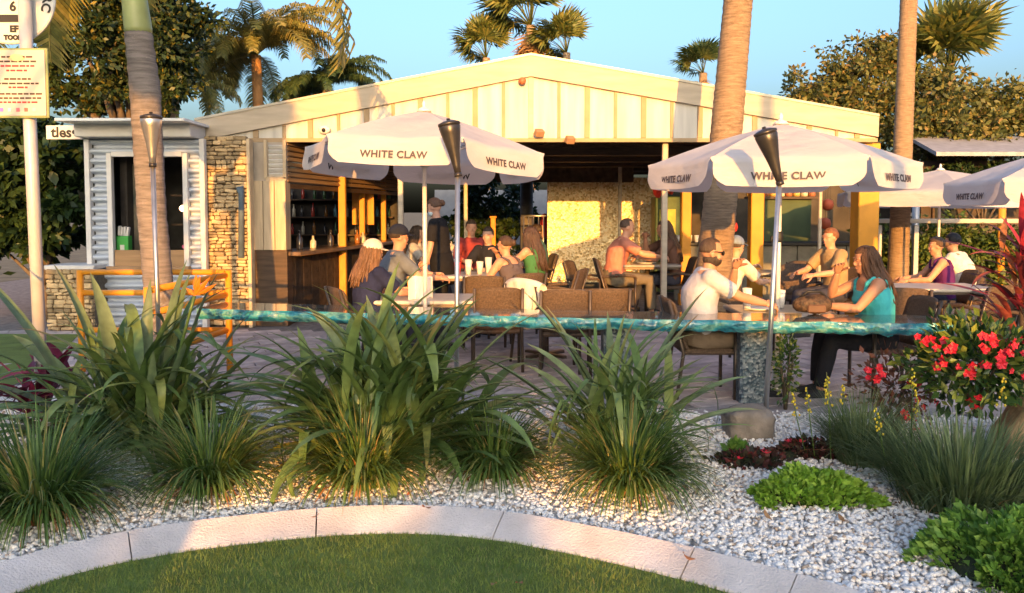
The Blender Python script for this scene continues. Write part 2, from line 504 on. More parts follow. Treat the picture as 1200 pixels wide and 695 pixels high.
# panels, each its own piece
edges = [at(p, 160, GY).x for p in (240, 268, 300, 333, 364, 397, 430, 461, 493, 525, 557, 590, 622, 655, 688, 721, 754, 787, 820, 852, 884, 916, 948, 980, 1004, 1027)]
for a, c in zip(edges, edges[1:]):
    mb = MB(); y0 = GY + rnd.uniform(0, .006)
    if c < at(336, 160, GY).x: zlow = zb
    else: zlow = zb
    tA, tC = top_z(a) - BH + .02, top_z(c) - BH + .02
    if min(tA, tC) - zlow < .05: tA = max(tA, zlow + .02); tC = max(tC, zlow + .02)
    mb.prism([(a + .012, y0, zlow), (c - .012, y0, zlow), (c - .012, y0, tC), (a + .012, y0, tA)], (0, 0, 0), (0, .03, 0))
    put('fascia_panel', mb, cream, pav, fixn=True)
for k, a in enumerate(edges[1:-1]):
    w = .075 if k % 2 == 1 else .045
    mb = MB(); t = top_z(a) - BH
    if t - zb < .06: continue
    mb.box((a, GY + .004, (zb + t) / 2), (w, .05, t - zb - .004), bev=.004)
    put('batten', mb, batten_m if abs(a - pk.x) > .1 else cream2, pav)
mb = MB(); mb.box(((edges[0] + edges[-1]) / 2, GY + .0, zb - .03), (edges[-1] - edges[0], .09, .055)); put('soffit_trim', mb, batten_m, pav)
# roof and ceiling
for (xa, xb) in ((lf.x, pk.x), (pk.x, rt.x)):
    mb = MB(); mb.prism([(xa, GY + .03, top_z(xa) + .005), (xb, GY + .03, top_z(xb) + .005), (xb, GY + .03, top_z(xb) - .1), (xa, GY + .03, top_z(xa) - .1)], (0, 0, 0), (0, 8.6, 0))
    put('roof', mb, mat('roof_sheet', (.45, .42, .37), .5, .1, 3), pav, fixn=True)
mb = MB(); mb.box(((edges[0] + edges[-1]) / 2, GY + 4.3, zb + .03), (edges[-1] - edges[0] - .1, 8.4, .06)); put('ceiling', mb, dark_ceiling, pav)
for k in range(5):
    mb = MB(); yy = GY + 1.2 + k * 1.6
    mb.box((.4, yy, zb - .09), (9.0, .12, .16), bev=.008); put('ceiling_beam', mb, dark_wood, pav)
mb = MB()                                                   # thatch-like dropped soffit over the dining floor
for k in range(900):
    x, y = rnd.uniform(-.4, 2.5), GY + rnd.uniform(.3, 4.5)
    mb.box((x, y, zb - .02 - rnd.random() * .03), (rnd.uniform(.05, .25), .012, .012), rot=Matrix.Rotation(rnd.uniform(-.5, .5), 3, 'Z'))
put('ceiling_reeds', mb, mat('ceiling_reeds', (.10, .065, .035), .8, .4, 9), pav, kind='stuff')
mb = MB(); mb.prism([(-.65, 17.2, zb - .0), (2.6, 17.2, zb), (2.6, 17.2, zb - .42), (-.3, 17.2, zb - .42)], (0, 0, 0), (0, .2, 0)); put('bulkhead', mb, mat('bulkhead', (.10, .065, .04), .8, .4, 9, .5, 50), pav, fixn=True)
# columns
def column(px, Y, w, ztop, m, name='column', d=None):
    x = px_x(px, Y); mb = MB()
    mb.box((x, Y, ztop / 2), (w, d or w, ztop), bev=.012)
    if w > .15: mb.box((x, Y, .1), (w * 1.25, w * 1.25, .2), bev=.01)
    return put(name, mb, m, pav)
column(1012, 11.85, .30, zb - .06, yellow_paint)
column(885, 13.2, .21, zb - .06, yellow_paint)
column(803, 14.2, .17, zb - .06, yellow_paint)
column(900, 16.5, .16, zb - .06, yellow_paint)
column(778, 11.72, .085, zb - .06, cream2, 'post')
column(726, 16.0, .07, zb - .06, cream2, 'post')
column(960, 12.2, .05, zb - .06, cream2, 'post')
column(470, 11.75, .075, zb - .06, cream2, 'post')
column(546, 15, .07, zb - .06, cream2, 'post')
column(402, 13.6, .12, zb - .06, yellow_paint, 'post')
column(425, 15.2, .10, zb - .06, yellow_paint, 'post')
column(450, 16.6, .10, zb - .06, yellow_paint, 'post')
# lamps and sensor on the fascia
for px, py in ((632, 156), (668, 164)):
    p = at(px, py, GY - .12); mb = MB()
    mb.box(p, (.13, .10, .10), rot=Euler((R(30), 0, R(25))).to_matrix(), bev=.012); mb.tube([p + Vector((0, .12, .05)), p], .012)
    put('floodlight', mb, mat('floodlight', (.30, .17, .09), .5, .1), pav)
p = at(612, 95, GY - .08); mb = MB(); mb.ell(p, (.055, .055, .055)); mb.lathe([(.03, 0), (.03, .06)], p, 10, rot=Matrix.Rotation(R(-90), 3, 'X')); put('sensor', mb, mat('sensor', (.35, .12, .05), .5), pav)
p = at(380, 152, GY - .07); mb = MB(); mb.ell(p, (.09, .04, .06)); put('camera_housing', mb, mat('white_plastic', (.7, .68, .64), .4, .05), pav)
mb = MB(); mb.ell(p + Vector((0, -.045, -.01)), (.03, .03, .03)); put('camera_lens', mb, black_m, pav)

# wooden end column with louvred vent, left of the bar
board_m = mat('pale_board', (.46, .36, .24), .65, .14, 4, .2, 50, stretch=(6, 6, .6))
xa, xb = px_x(296, 11.5), px_x(336, 11.5)
mb = MB(); mb.box(((xa + xb) / 2, 11.66, .55), (xb - xa, .28, 1.1)); put('column_base', mb, dark_wood, pav)
zt = px_z(212, 11.5)
for k in range(3):
    mb = MB(); w = (xb - xa) / 3; mb.box((xa + w * (k + .5), 11.62, (1.1 + zt) / 2), (w - .008, .26, zt - 1.1), bev=.006); put('board', mb, board_m, pav)
mb = MB(); mb.box(((xa + xb) / 2, 11.66, (zt + zb) / 2 - .03), (xb - xa, .2, zb - zt - .06)); put('vent_backing', mb, mat('grey_board', (.36, .31, .26), .7, .15, 5), pav)
fx0 = px_x(312, 11.5)
for (cx, cz, w, h) in ((fx0, (zt + zb) / 2, .045, zb - zt - .06), (xb - .022, (zt + zb) / 2, .05, zb - zt - .06), ((fx0 + xb) / 2, zt + .03, xb - fx0, .06)):
    mb = MB(); mb.box((cx, 11.545, cz), (w, .04, h), bev=.004); put('vent_frame', mb, board_m, pav)
for k in range(7):
    mb = MB(); mb.box(((fx0 + xb) / 2, 11.55, zt + .09 + k * (zb - zt - .15) / 7), (xb - fx0 - .09, .02, .05), rot=Matrix.Rotation(R(35), 3, 'X')); put('louvre', mb, mat('louvre', (.55, .53, .50), .5, .1), pav)

# bar running back from the end column: front boards, counter, awning boards over the hatch
A, B = Vector((px_x(336, 11.6), 11.6, 0)), Vector((-2.35, 17.0, 0))
D = (B - A); L = D.length; D.normalize(); rzb = math.atan2(D.y, D.x); N_ = Vector((D.y, -D.x, 0))
bar = thing('bar_counter', 'dark board-fronted bar running back under louvred shutter from the pale end column', 'bar', A, rzb)
k = 0; u = 0.0
while u < L - .02:
    w = min(.30, L - u); mb = MB(); mb.box((u + w / 2, .03 + rnd.uniform(0, .004), .5), (w - .01, .04, 1.0), bev=.005); put('front_board', mb, mat('bar_front_board', (.04, .026, .018), .8, .5, 9, .6, 40), bar); u += w
mb = MB(); mb.box((L / 2, -.1 + .19, 1.04), (L, .6, .06), bev=.012); put('countertop', mb, mat('bar_top', (.16, .10, .06), .35, .3, 5, coat=.3), bar)
mb = MB(); mb.box((L / 2, .30, .5), (L, .3, .99)); put('carcass', mb, black_m, bar)
sh = thing('bar_shutter', 'brown horizontal slatted shutter propped above the bar hatch', 'shutter', A + Vector((0, 0, 0)), rzb)
for k in range(8):
    mb = MB(); mb.box((L / 2, -.02, px_z(214, 11.6) + .04 + k * .075), (L, .03, .066), rot=Matrix.Rotation(R(-28), 3, 'X'), bev=.004); put('slat', mb, mat('shutter_slat', (.24, .15, .08), .6, .2, 3, stretch=(.5, 4, 4)), sh)
mb = MB(); mb.box((L / 2, .03, px_z(216, 11.6) - .02), (L, .06, .07)); put('bottom_rail', mb, dark_wood, sh)
# back wall of the bar room with shelves and bottles
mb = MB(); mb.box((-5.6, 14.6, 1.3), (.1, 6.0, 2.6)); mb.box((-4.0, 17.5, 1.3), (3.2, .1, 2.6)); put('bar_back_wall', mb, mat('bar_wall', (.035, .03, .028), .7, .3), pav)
sx = []
for i in range(3):
    mb = MB(); mb.box((-3.85, 17.3, 1.15 + i * .38), (2.6, .28, .03)); sx.append(put('shelf', mb, dark_wood, pav))
bottle_cols = [(.05, .12, .05), (.25, .10, .02), (.5, .45, .35), (.03, .03, .04), (.4, .05, .04), (.10, .25, .30)]
def bottle_mb(h=.28, r=.037):
    mb = MB(); mb.lathe([(r * .9, 0), (r, .02 * h / .28), (r, h * .58), (r * .4, h * .72), (r * .36, h * .97), (r * .42, h * .975), (r * .42, h)], n=10); return mb
used_b = set()
for i in range(3):
    for k in range(11):
        c = rnd.randrange(6)
        while (c, i, (k > 3) + (k > 6)) in used_b: c = (c + 1) % 6
        used_b.add((c, i, (k > 3) + (k > 6)))
        o = put('bottle', bottle_mb(rnd.uniform(.22, .3)), mat('bottle_%d' % c, bottle_cols[c], .15, .1, coat=.5))
        o.location = (-4.95 + k * .23 + rnd.uniform(-.03, .03), 17.28, 1.166 + i * .38)
        tag(o, ['green', 'amber', 'pale', 'black', 'red', 'blue-green'][c] + ' bottle at the ' + ['left', 'left', 'left', 'left', 'middle', 'middle', 'middle', 'right', 'right', 'right', 'right'][k] + ' of the ' + ['lowest', 'middle', 'top'][i] + ' back shelf of the bar', 'bottle', 'bottles on the back shelves of the bar')
for k, (t, hh, c) in enumerate(((1.05, .2, 2), (1.75, .28, 3), (2.2, .33, 2), (3.0, .25, 1), (3.3, .2, 2), (.55, .3, 3))):
    p = A + D * t + N_ * -.05
    o = put('bottle', bottle_mb(hh, .05), mat('bottle_%d' % c, bottle_cols[c], .3, .1)); o.location = (p.x, p.y, 1.073)
    tag(o, ['short pale bottle on the bar near the pale column', 'dark bottle second along the bar hatch', 'tall cream bottle midway along the bar', 'amber bottle on the bar beyond the cream one', 'squat pale bottle far along the bar', 'dark tall bottle nearest the pale column on the bar'][k], 'bottle')
t = thing('glow_panel', 'orange panel added for the warm sunlit glow at the rear of the bar hatch', 'cloth', (px_x(426, 15.6), 15.6, 0))  # plain orange panel, added where a warm glow shows behind the hatch
mb = MB(); mb.box((0, 0, 1.75), (.42, .02, .7)); put('panel', mb, mat('orange_glow_panel', (.65, .28, .05), .8, .15, 4), t)
mb = MB(); mb.tube([(-.25, 0, 2.12), (.25, 0, 2.12)], .015); mb.tube([(-.22, 0, 2.12), (-.22, 0, 2.68)], .006); mb.tube([(.22, 0, 2.12), (.22, 0, 2.68)], .006); put('rail', mb, steel, t)

# ================================================================== KIOSK, left: corrugated siding, hatch window
KY = 11.3
kio = thing('kiosk', 'small white corrugated kiosk with framed hatch window and flat white roof', 'kiosk', (0, 0, 0))
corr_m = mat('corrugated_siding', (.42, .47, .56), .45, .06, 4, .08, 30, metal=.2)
trim_m = mat('white_trim', (.62, .60, .59), .5, .06, 5, .1, 40)
def corrugated(xa, xb, za, zt_):
    mb = MB(); vs = []; fs = []; nz = max(4, int((zt_ - za) / .0125)); per = .135
    for i in range(nz + 1):
        z = za + (zt_ - za) * i / nz; y = KY + .04 * math.tanh(2.6 * math.cos(2 * PI * z / per))
        vs += [(xa, y, z), (xb, y, z)]
    for i in range(nz): fs.append((2 * i, 2 * i + 1, 2 * i + 3, 2 * i + 2))
    mb.add(vs, fs, 0, True); return put('siding', mb, corr_m, kio)
x0, x1, x2, x3 = px_x(109, KY), px_x(133, KY), px_x(221, KY), px_x(239, KY)
zs, zw, zr = px_z(312, KY), px_z(184, KY), px_z(163, KY)
corrugated(x0, x1, 0, zr); corrugated(x2, x3, 0, zr); corrugated(x1, x2, zw + .05, zr); corrugated(x1, x2, 0, zs - .05)
for (cx, cz, w, h) in ((x0 - .02, zr / 2, .07, zr), (x3 + .02, zr / 2, .07, zr)):
    mb = MB(); mb.box((cx, KY - .02, cz), (w, .1, h), bev=.006); put('corner_trim', mb, trim_m, kio)
for (cx, cz, w, h) in ((x1, (zs + zw) / 2, .07, zw - zs + .1), (x2, (zs + zw) / 2, .07, zw - zs + .1), ((x1 + x2) / 2, zw + .035, x2 - x1 - .075, .07)):
    mb = MB(); mb.box((cx, KY - .035, cz), (w, .08, h), bev=.005); put('window_frame', mb, trim_m, kio)
mb = MB(); mb.box(((x1 + x2) / 2, KY + .02, zs - .02), (x2 - x1 + .1, .3, .05), bev=.006); put('window_sill', mb, mat('sill_wood', (.34, .20, .10), .6, .2, 5), kio)
mb = MB(); mb.box(((x1 + x2) / 2, KY - .03, zs + .10), (x2 - x1 - .08, .04, .26), bev=.005); put('hatch_board', mb, mat('hatch_wood', (.36, .21, .10), .6, .2, 3, .2, 40, stretch=(.5, 1, 5)), kio)
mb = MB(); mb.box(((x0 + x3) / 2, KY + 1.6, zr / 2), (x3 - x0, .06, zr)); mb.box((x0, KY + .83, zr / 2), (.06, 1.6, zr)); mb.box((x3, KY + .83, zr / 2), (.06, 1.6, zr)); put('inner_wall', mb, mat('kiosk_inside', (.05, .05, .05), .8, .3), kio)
mb = MB(); mb.box((px_x(148, KY), KY + .5, 1.65), (.28, .04, 1.4)); put('menu_panel', mb, mat('menu_panel', (.10, .16, .15), .6, .6, 3, col2=(.25, .2, .14)), kio)
mb = MB(); mb.box(((x1 + x2) / 2 + .3, KY + 1.2, 1.45), (.9, .3, .03)); mb.box(((x1 + x2) / 2 + .3, KY + 1.2, 1.9), (.9, .3, .03)); put('shelf', mb, dark_wood, kio)
rl, rr_ = px_x(104, KY), px_x(236, KY)
mb = MB(); mb.box(((rl + rr_) / 2, KY + .75, px_z(155, KY)), (rr_ - rl, 2.1, px_z(148, KY) - px_z(163, KY)), bev=.01); put('roof_board', mb, trim_m, kio)
mb = MB(); mb.box(((rl + rr_) / 2, KY + .6, px_z(147, KY) + .01), (rr_ - rl + .12, 2.5, .035)); put('roof_sheet', mb, mat('white_roof', (.78, .77, .75), .5, .05), kio)
# sign board continuing left of the kiosk
sg = thing('eaves_sign', 'white board with black letters at the left end of the kiosk eaves', 'sign', (px_x(84, KY), KY - .1, px_z(156, KY)))
mb = MB(); mb.box((0, .02, 0), (.50, .05, .19), bev=.006); put('board', mb, trim_m, sg)
gm = glyphs('tles\u2022', .2, black_m, bold=.006)
link('lettering', gm, sg, (.0, -.008, -.005), (R(90), 0, 0))
mb = MB(); mb.box((.1, .3, .0), (.04, .6, .05)); put('bracket', mb, steel, sg)
# things in the hatch
def napkin_box(px, Y, z, label, col, w=.2, h=.13):
    o = thing('carton', label, 'carton', (px_x(px, Y), Y, z))
    mb = MB(); mb.box((0, 0, h / 2), (w, .12, h), bev=.006); put('box', mb, mat('carton_' + str(col), col, .6, .1), o)
    mb = MB(); mb.box((0, -.062, h / 2), (w * .35, .004, h * .4)); put('patch', mb, trim_m, o)
    for k in range(4):
        mb = MB(); mb.box((-.06 + k * .04, 0, h + .05 + rnd.random() * .03), (.03, .07, .14), rot=Matrix.Rotation(rnd.uniform(-.2, .2), 3, 'Y'), bev=.01); put('packet', mb, trim_m, o)
ZC = zs + .23
napkin_box(146, KY + .12, zs + .005 + .0, 'green carton of white packets at the left of the kiosk hatch', (.05, .33, .06), .17, .42)
o = thing('wall_lamp', 'small round lit lamp inside the kiosk hatch', 'lamp', (px_x(192, KY), KY + .7, px_z(244, KY)))
mb = MB(); mb.ell((0, 0, 0), (.055, .055, .05)); em = bpy.data.materials.new('lamp_glow'); em.use_nodes = True
em.node_tree.nodes['Principled BSDF'].inputs['Emission Color'].default_value = (1, .6, .3, 1); em.node_tree.nodes['Principled BSDF'].inputs['Emission Strength'].default_value = 2.0
put('bulb', mb, em, o); mb = MB(); mb.tube([(0, 0, .04), (0, .2, .15), (0, .85, .15)], .012); put('arm', mb, black_m, o)
o = thing('pendant_ball', 'small pink ball hanging at the right of the kiosk hatch', 'ornament', (px_x(208, KY), KY + .25, px_z(290, KY)))
mb = MB(); mb.ell((0, 0, 0), (.035, .035, .035)); put('ball', mb, mat('pink', (.65, .12, .25), .4), o); mb = MB(); mb.tube([(0, 0, .03), (0, 0, 1.2)], .003); put('string', mb, black_m, o)

# stone-filled wall, low stone wall
stone_m = mat('rubble_stone', (.46, .33, .18), .85, .3, 6, .4, 50, island=.45)
mortar_m = mat('mortar', (.13, .11, .085), .95, .3, 20, .5, 60)
def stone_wall(name, label, xa, xb, Y, h, d=.5, z0=0.):
    o = thing(name, label, 'wall', ((xa + xb) / 2, Y, 0))
    w = xb - xa
    mb = MB(); mb.box((0, d / 2 + .03, h / 2), (w, d, h)); put('core', mb, mortar_m, o)
    mb = MB(); z = .03
    while z < h - .02:
        rh = rnd.uniform(.035, .075); x = -w / 2
        while x < w / 2 - .02:
            rw = min(rnd.uniform(.06, .19), w / 2 - x)
            mb.box((x + rw / 2, .02 + rnd.uniform(-.02, .012), z + rh / 2), (rw - .008, .12, rh - .008), rot=Euler((rnd.gauss(0, .08), rnd.gauss(0, .09), rnd.gauss(0, .05))).to_matrix(), bev=.009)
            x += rw
        z += rh
    put('stones', mb, stone_m, o, kind='stuff'); return o, w
o, w = stone_wall('stone_wall', 'tall rubble stone wall panel between kiosk and pale wooden column', px_x(242, 11.4), px_x(292, 11.4), 11.42, px_z(163, 11.4))
for sx_ in (-1, 1):
    mb = MB(); mb.box((sx_ * (w / 2 + .025), 0, px_z(163, 11.4) / 2), (.05, .16, px_z(163, 11.4)), bev=.005); put('edge_post', mb, mat('edge_post', (.55, .42, .27), .6, .15), o)
mb = MB(); mb.tube([(w * .34, -.07, 1.0), (w * .37, -.07, 1.9), (w * .33, -.07, 2.0)], [.045, .04, .06]); put('iron_hook', mb, mat('blue_grey_iron', (.10, .14, .18), .5, .2), o)
o, w = stone_wall('low_stone_wall', 'low stone wall with pale coping left of the kiosk', px_x(52, 10.9), px_x(106, 10.9), 10.95, .86)
mb = MB(); mb.box((0, .27, .89), (w + .06, .6, .06), bev=.01); put('coping', mb, trim_m, o)

# ================================================================== back of the pavilion
m_gold, nt, n, l, b = _base('gold_mosaic')
tc = n.new('ShaderNodeTexCoord'); vo = n.new('ShaderNodeTexVoronoi'); vo.inputs['Scale'].default_value = 26; vo.inputs['Randomness'].default_value = .9
l.new(tc.outputs['Object'], vo.inputs['Vector'])
rp = ramp(n, l, vo.outputs['Color'], [(.2, (.58, .38, .17)), (.45, (.86, .62, .32)), (.8, (.95, .80, .54))])
l.new(rp.outputs[0], b.inputs['Base Color']); b.inputs['Metallic'].default_value = .25; b.inputs['Roughness'].default_value = .4
bp = n.new('ShaderNodeBump'); bp.inputs['Strength'].default_value = .5; bp.inputs['Distance'].default_value = .02
l.new(vo.outputs['Distance'], bp.inputs['Height']); l.new(bp.outputs[0], b.inputs['Normal'])
GWY = 17.4
o = thing('mosaic_wall', 'golden mosaic partition wall glittering in the low sun at the back', 'wall', (px_x(705, GWY), GWY, 0))
mb = MB(); mb.box((0, .1, 1.24), (px_x(768, GWY) - px_x(641, GWY), .2, 2.3)); put('mosaic_face', mb, m_gold, o)
mb = MB(); mb.box((0, .1, .05), (px_x(768, GWY) - px_x(641, GWY) + .04, .24, .14)); put('skirting', mb, black_m, o)

# rear bar on the right: counter front, green board, shelf, red lanterns
RB = thing('service_bar', 'grey-green fronted service bar with dark top behind the yellow columns', 'bar', (px_x(905, 14.8), 14.8, 0))
wbar = px_x(1000, 14.8) - px_x(770, 14.8)
for k in range(8):
    mb = MB(); w = wbar / 8; mb.box((-wbar / 2 + w * (k + .5), 0, .52), (w - .012, .05, 1.02), bev=.006); put('front_panel', mb, mat('bar_front', (.17, .16, .13), .7, .3, 4, .3, 30), RB)
mb = MB(); mb.box((0, .2, 1.06), (wbar + .1, .6, .06), bev=.01); put('countertop', mb, black_m, RB)
gb = thing('green_board', 'dark green board standing behind the service bar', 'board', (px_x(915, 16.2), 16.2, 0))
mb = MB(); mb.box((0, 0, 1.25), (px_x(948, 16.2) - px_x(880, 16.2), .06, 2.3)); put('panel', mb, mat('green_board', (.055, .085, .04), .7, .2, 3), gb)
mb = MB(); mb.box((0, -.02, 1.93), (px_x(955, 16.2) - px_x(872, 16.2), .3, .05)); put('shelf', mb, dark_wood, gb)
gb2 = thing('green_cooler', 'pale green and yellow cooler case left of the thin cream post', 'cooler', (px_x(788, 16.0), 16.0, 0))
mb = MB(); mb.box((0, .2, 1.0), (.72, .5, 1.9), bev=.02); put('case', mb, mat('green_case', (.07, .12, .05), .6, .3), gb2)
mb = MB(); mb.box((-.12, -.06, 1.35), (.32, .02, .7)); put('front_sheet', mb, mat('yellow_sheet', (.40, .36, .06), .6, .3, 5), gb2)
mb = MB(); mb.box((.24, -.06, 1.3), (.16, .02, .8)); put('door', mb, mat('green_door', (.04, .09, .05), .5, .2), gb2)
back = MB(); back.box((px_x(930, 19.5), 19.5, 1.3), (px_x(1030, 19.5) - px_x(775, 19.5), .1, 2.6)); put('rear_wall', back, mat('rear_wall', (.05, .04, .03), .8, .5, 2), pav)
for k, (px, py, c) in enumerate(((771, 216, (.6, .04, .03)), (786, 212, (.6, .05, .03)), (858, 266, (.62, .04, .03)), (970, 240, (.5, .10, .04)), (967, 262, (.55, .12, .05)), (972, 280, (.5, .08, .04)))):
    Yk = 15.4
    p = at(px, py, Yk); o = thing('lantern', ['red lantern at the left beside the cream post', 'red lantern just right of the cream post', 'red lantern between the two yellow columns', 'topmost orange lantern of the string beside the big yellow column', 'middle orange lantern of the string beside the big column', 'lowest orange lantern of the string beside the big column'][k], 'lantern', p, 0, 'lanterns hung in the pavilion')
    mb = MB(); hh = .26 if k < 2 else .11; mb.lathe([(.03, -hh), (.09, -hh * .7), (.11, 0), (.09, hh * .7), (.03, hh)], n=12); put('shade', mb, mat('lantern_%.2f' % c[1], c, .6, .1), o)
    mb = MB(); mb.tube([(0, 0, hh), (0, 0, zb - p.z)], .004); put('cord', mb, black_m, o)
for k, (px, py) in enumerate(((822, 0), (830, 0), (796, 0), (804, 0), (812, 0))):
    o = put('cup', MB(), trim_m); o.data = None if False else o.data
    mb = MB(); mb.lathe([(.03, 0), (.042, .13), (.038, .13), (.028, .01)], n=10)
    bpy.data.objects.remove(o)
    o = put('cup', mb, mat('white_cup', (.78, .76, .72), .5, .04)); o.location = (px_x(788 + k * 7, 14.7), 14.7 + .06 * (k % 2), 1.092)
    tag(o, ['leftmost', 'second', 'middle', 'fourth', 'rightmost'][k] + ' white paper cup of the row on the service bar', 'cup', 'white cups in a row on the service bar')
# assorted stock on the high shelf behind
for k in range(9):
    x = px_x(878 + k * 9, 16.15); h = rnd.uniform(.1, .24); mb = MB()
    mb.lathe([(.06, 0), (.075, h * .2), (.07, h * .8), (.04, h)], n=9)
    c = [(.45, .30, .08), (.5, .42, .30), (.35, .12, .05)][k % 3]
    o = put('jar', mb, mat('jar_%d' % (k % 3), c, .5, .2)); o.location = (x, 16.15, 1.957)
    tag(o, ['tan jar', 'pale jar', 'rusty red jar'][k % 3] + ' at the ' + ['left', 'middle', 'right'][k // 3] + ' of the shelf above the green board', 'jar', 'jars on the shelf above the green board')
# open side beyond: white wall, deck rail
o = thing('garden_wall', 'pale wall seen through the open back of the pavilion', 'wall', (px_x(600, 24), 24, 0))
mb = MB(); mb.box((0, 0, 1.15), (4.6, .15, 2.3)); put('face', mb, mat('pale_wall', (.55, .52, .50), .8, .1), o)
o = thing('deck_railing', 'thin metal balustrade before the red-shirted figure at the back', 'railing', (px_x(646, 17.6) - .0, 17.9, 0))
for k in range(7):
    mb = MB(); mb.tube([(-.6 + k * .11, 0, .25), (-.6 + k * .11, 0, 1.55)], .012, 6); put('baluster', mb, steel, o)
mb = MB(); mb.tube([(-.66, 0, 1.56), (.12, 0, 1.56)], .025, 6); put('top_rail', mb, steel, o)
mb = MB(); mb.box((-.25, .5, .125), (.85, 1.3, .25)); put('deck', mb, dark_wood, o)
# ================================================================== UMBRELLAS
m_can, nt, n, l, b = _base('canvas')
t1 = noise(n, l, 3, 4)
rp = ramp(n, l, t1.outputs['Fac'], [(.3, (.68, .63, .63)), (.7, (.75, .70, .69))])
l.new(rp.outputs[0], b.inputs['Base Color']); b.inputs['Roughness'].default_value = .85; b.inputs['Specular IOR Level'].default_value = .15
t2 = noise(n, l, 5, 6, stretch=(1, 1, 2.5)); bp = n.new('ShaderNodeBump'); bp.inputs['Strength'].default_value = .6; bp.inputs['Distance'].default_value = .03
l.new(t2.outputs['Fac'], bp.inputs['Height']); l.new(bp.outputs[0], b.inputs['Normal'])
tr = n.new('ShaderNodeBsdfTranslucent'); l.new(rp.outputs[0], tr.inputs[0]); ms = n.new('ShaderNodeMixShader'); ms.inputs[0].default_value = .36
l.new(b.outputs[0], ms.inputs[1]); l.new(tr.outputs[0], ms.inputs[2]); l.new(ms.outputs[0], n['Material Output'].inputs['Surface'])
letter_m = mat('umbrella_lettering', (.075, .06, .07), .7, .1)
grey_metal = mat('grey_metal', (.42, .41, .41), .4, .08, 20, metal=.6)
white_metal = mat('white_metal', (.70, .68, .66), .4, .05, 20, metal=.2)
txt_me = glyphs('WHITE CLAW', .083, letter_m, bold=.0028, spacing=1.10)
UR, UDROP, UVAL = 1.22, .38, .215
def make_umbrella(label, loc, a0, roll, ztop, pole_m, crank=True, UR=1.22, text=True, pitch=0.):
    """ztop: apex height; a0: bearing of the first corner (deg)"""
    root = thing('patio_umbrella', label, 'umbrella', (loc[0], loc[1], 0), 0, 'white hexagonal umbrellas over the patio')
    ze = ztop - UDROP
    tilt = Matrix.Translation((0, 0, ztop)) @ Matrix.Rotation(roll, 4, 'Y') @ Matrix.Rotation(pitch, 4, 'X') @ Matrix.Translation((0, 0, -ztop))
    for k in range(6):
        a, c = R(a0 + 60 * k), R(a0 + 60 * (k + 1))
        P, Q = Vector((UR * math.cos(a), UR * math.sin(a), ze)), Vector((UR * math.cos(c), UR * math.sin(c), ze))
        T = Vector((0, 0, ztop)); mb = MB(); NU, NV = 10, 10
        mid = ((P + Q) / 2); outw = Vector((mid.x, mid.y, 0)).normalized()
        vs, fs = [], []
        for j in range(NV + 1):
            s = .035 + (1 - .035) * j / NV
            for i in range(NU + 1):
                u = i / NU
                q = T.lerp(P.lerp(Q, u), s)
                bow = math.sin(PI * u)
                q.z -= .045 * bow * s * (1 - .55 * s) + .0 - .05 * math.sin(PI * s) * .5
                q -= outw * .02 * bow * s
                q.z += (.007 * math.sin(u * 15 + 2.3 * k + 3 * s) * s * s + .006 * math.sin(9 * s + 5 * u + k)) * bow
                vs.append(q)
        for j in range(NV):
            for i in range(NU):
                fs.append((j * (NU + 1) + i, (j + 1) * (NU + 1) + i, (j + 1) * (NU + 1) + i + 1, j * (NU + 1) + i + 1))
        base = NV * (NU + 1)
        # valance: rounded lower corners, slight flare, soft waves
        nv = 7
        for j in range(1, nv + 1):
            t = j / nv
            ins = .018 + .085 * max(0, (t - .45) / .55) ** 2.6
            for i in range(NU + 1):
                u = ins + (1 - 2 * ins) * i / NU
                q = vs[base + i].copy() if j == 0 else P.lerp(Q, u)
                bow = math.sin(PI * u)
                q.z -= .045 * bow * .45; q -= outw * .02 * bow
                q.z -= UVAL * t * (1 - .10 * bow * 0)
                q += outw * (.03 * t + .013 * math.sin(u * 10 + 1.7 * k) * t)
                vs.append(q)
        for j in range(nv):
            for i in range(NU):
                o1 = base + j * (NU + 1)
                fs.append((o1 + i, o1 + NU + 1 + i, o1 + NU + 2 + i, o1 + i + 1))
        mb.add([tilt @ q for q in vs], fs, 0, True)
        pan = put('canopy_panel', mb, m_can, root)
        # lettering, lying on the valance
        if not text: continue
        o = link('lettering', txt_me, pan)
        xd = (Q - P).normalized(); down = (Vector((0, 0, -UVAL)) + outw * .03).normalized()
        ctr = mid + Vector((0, 0, -.02)) - outw * .02 + down * UVAL * .60 + outw * .012
        o.matrix_world = tilt @ Matrix.Translation(ctr) @ frame_rot(xd, -down).to_4x4()
    for k in range(6):
        a = R(a0 + 60 * k); P = Vector((UR * math.cos(a), UR * math.sin(a), ze)); T = Vector((0, 0, ztop)); mb = MB()
        pts = []
        for j in range(9):
            s = .035 + .965 * j / 8; q = T.lerp(P, s); q.z -= .025 * math.sin(PI * s); pts.append(tilt @ (q + Vector((0, 0, .003))))
        mb.tube(pts, .0055, 5); put('seam', mb, mat('seam_tape', (.60, .55, .55), .85, .1, 20), root)
    ribs = []
    for k in range(6):
        a = R(a0 + 60 * k); mb = MB()
        mb.tube([tilt @ Vector((.04 * math.cos(a), .04 * math.sin(a), ztop - .03)), tilt @ Vector((UR * .98 * math.cos(a), UR * .98 * math.sin(a), ze - .02))], .010, 6)
        mb.tube([tilt @ Vector((.03 * math.cos(a), .03 * math.sin(a), ze - .12)), tilt @ Vector((UR * .55 * math.cos(a), UR * .55 * math.sin(a), ztop - UDROP * .55 - .03))], .009, 6)
        put('rib', mb, white_metal, root)
    mb = MB(); mb.tube([(0, 0, 0), (0, 0, ztop - .02)], .021, 12); put('pole', mb, pole_m, root)
    mb = MB(); mb.lathe([(.04, 0), (.045, .05), (.03, .06)], (0, 0, ze - .15), 12); put('runner', mb, white_metal, root)
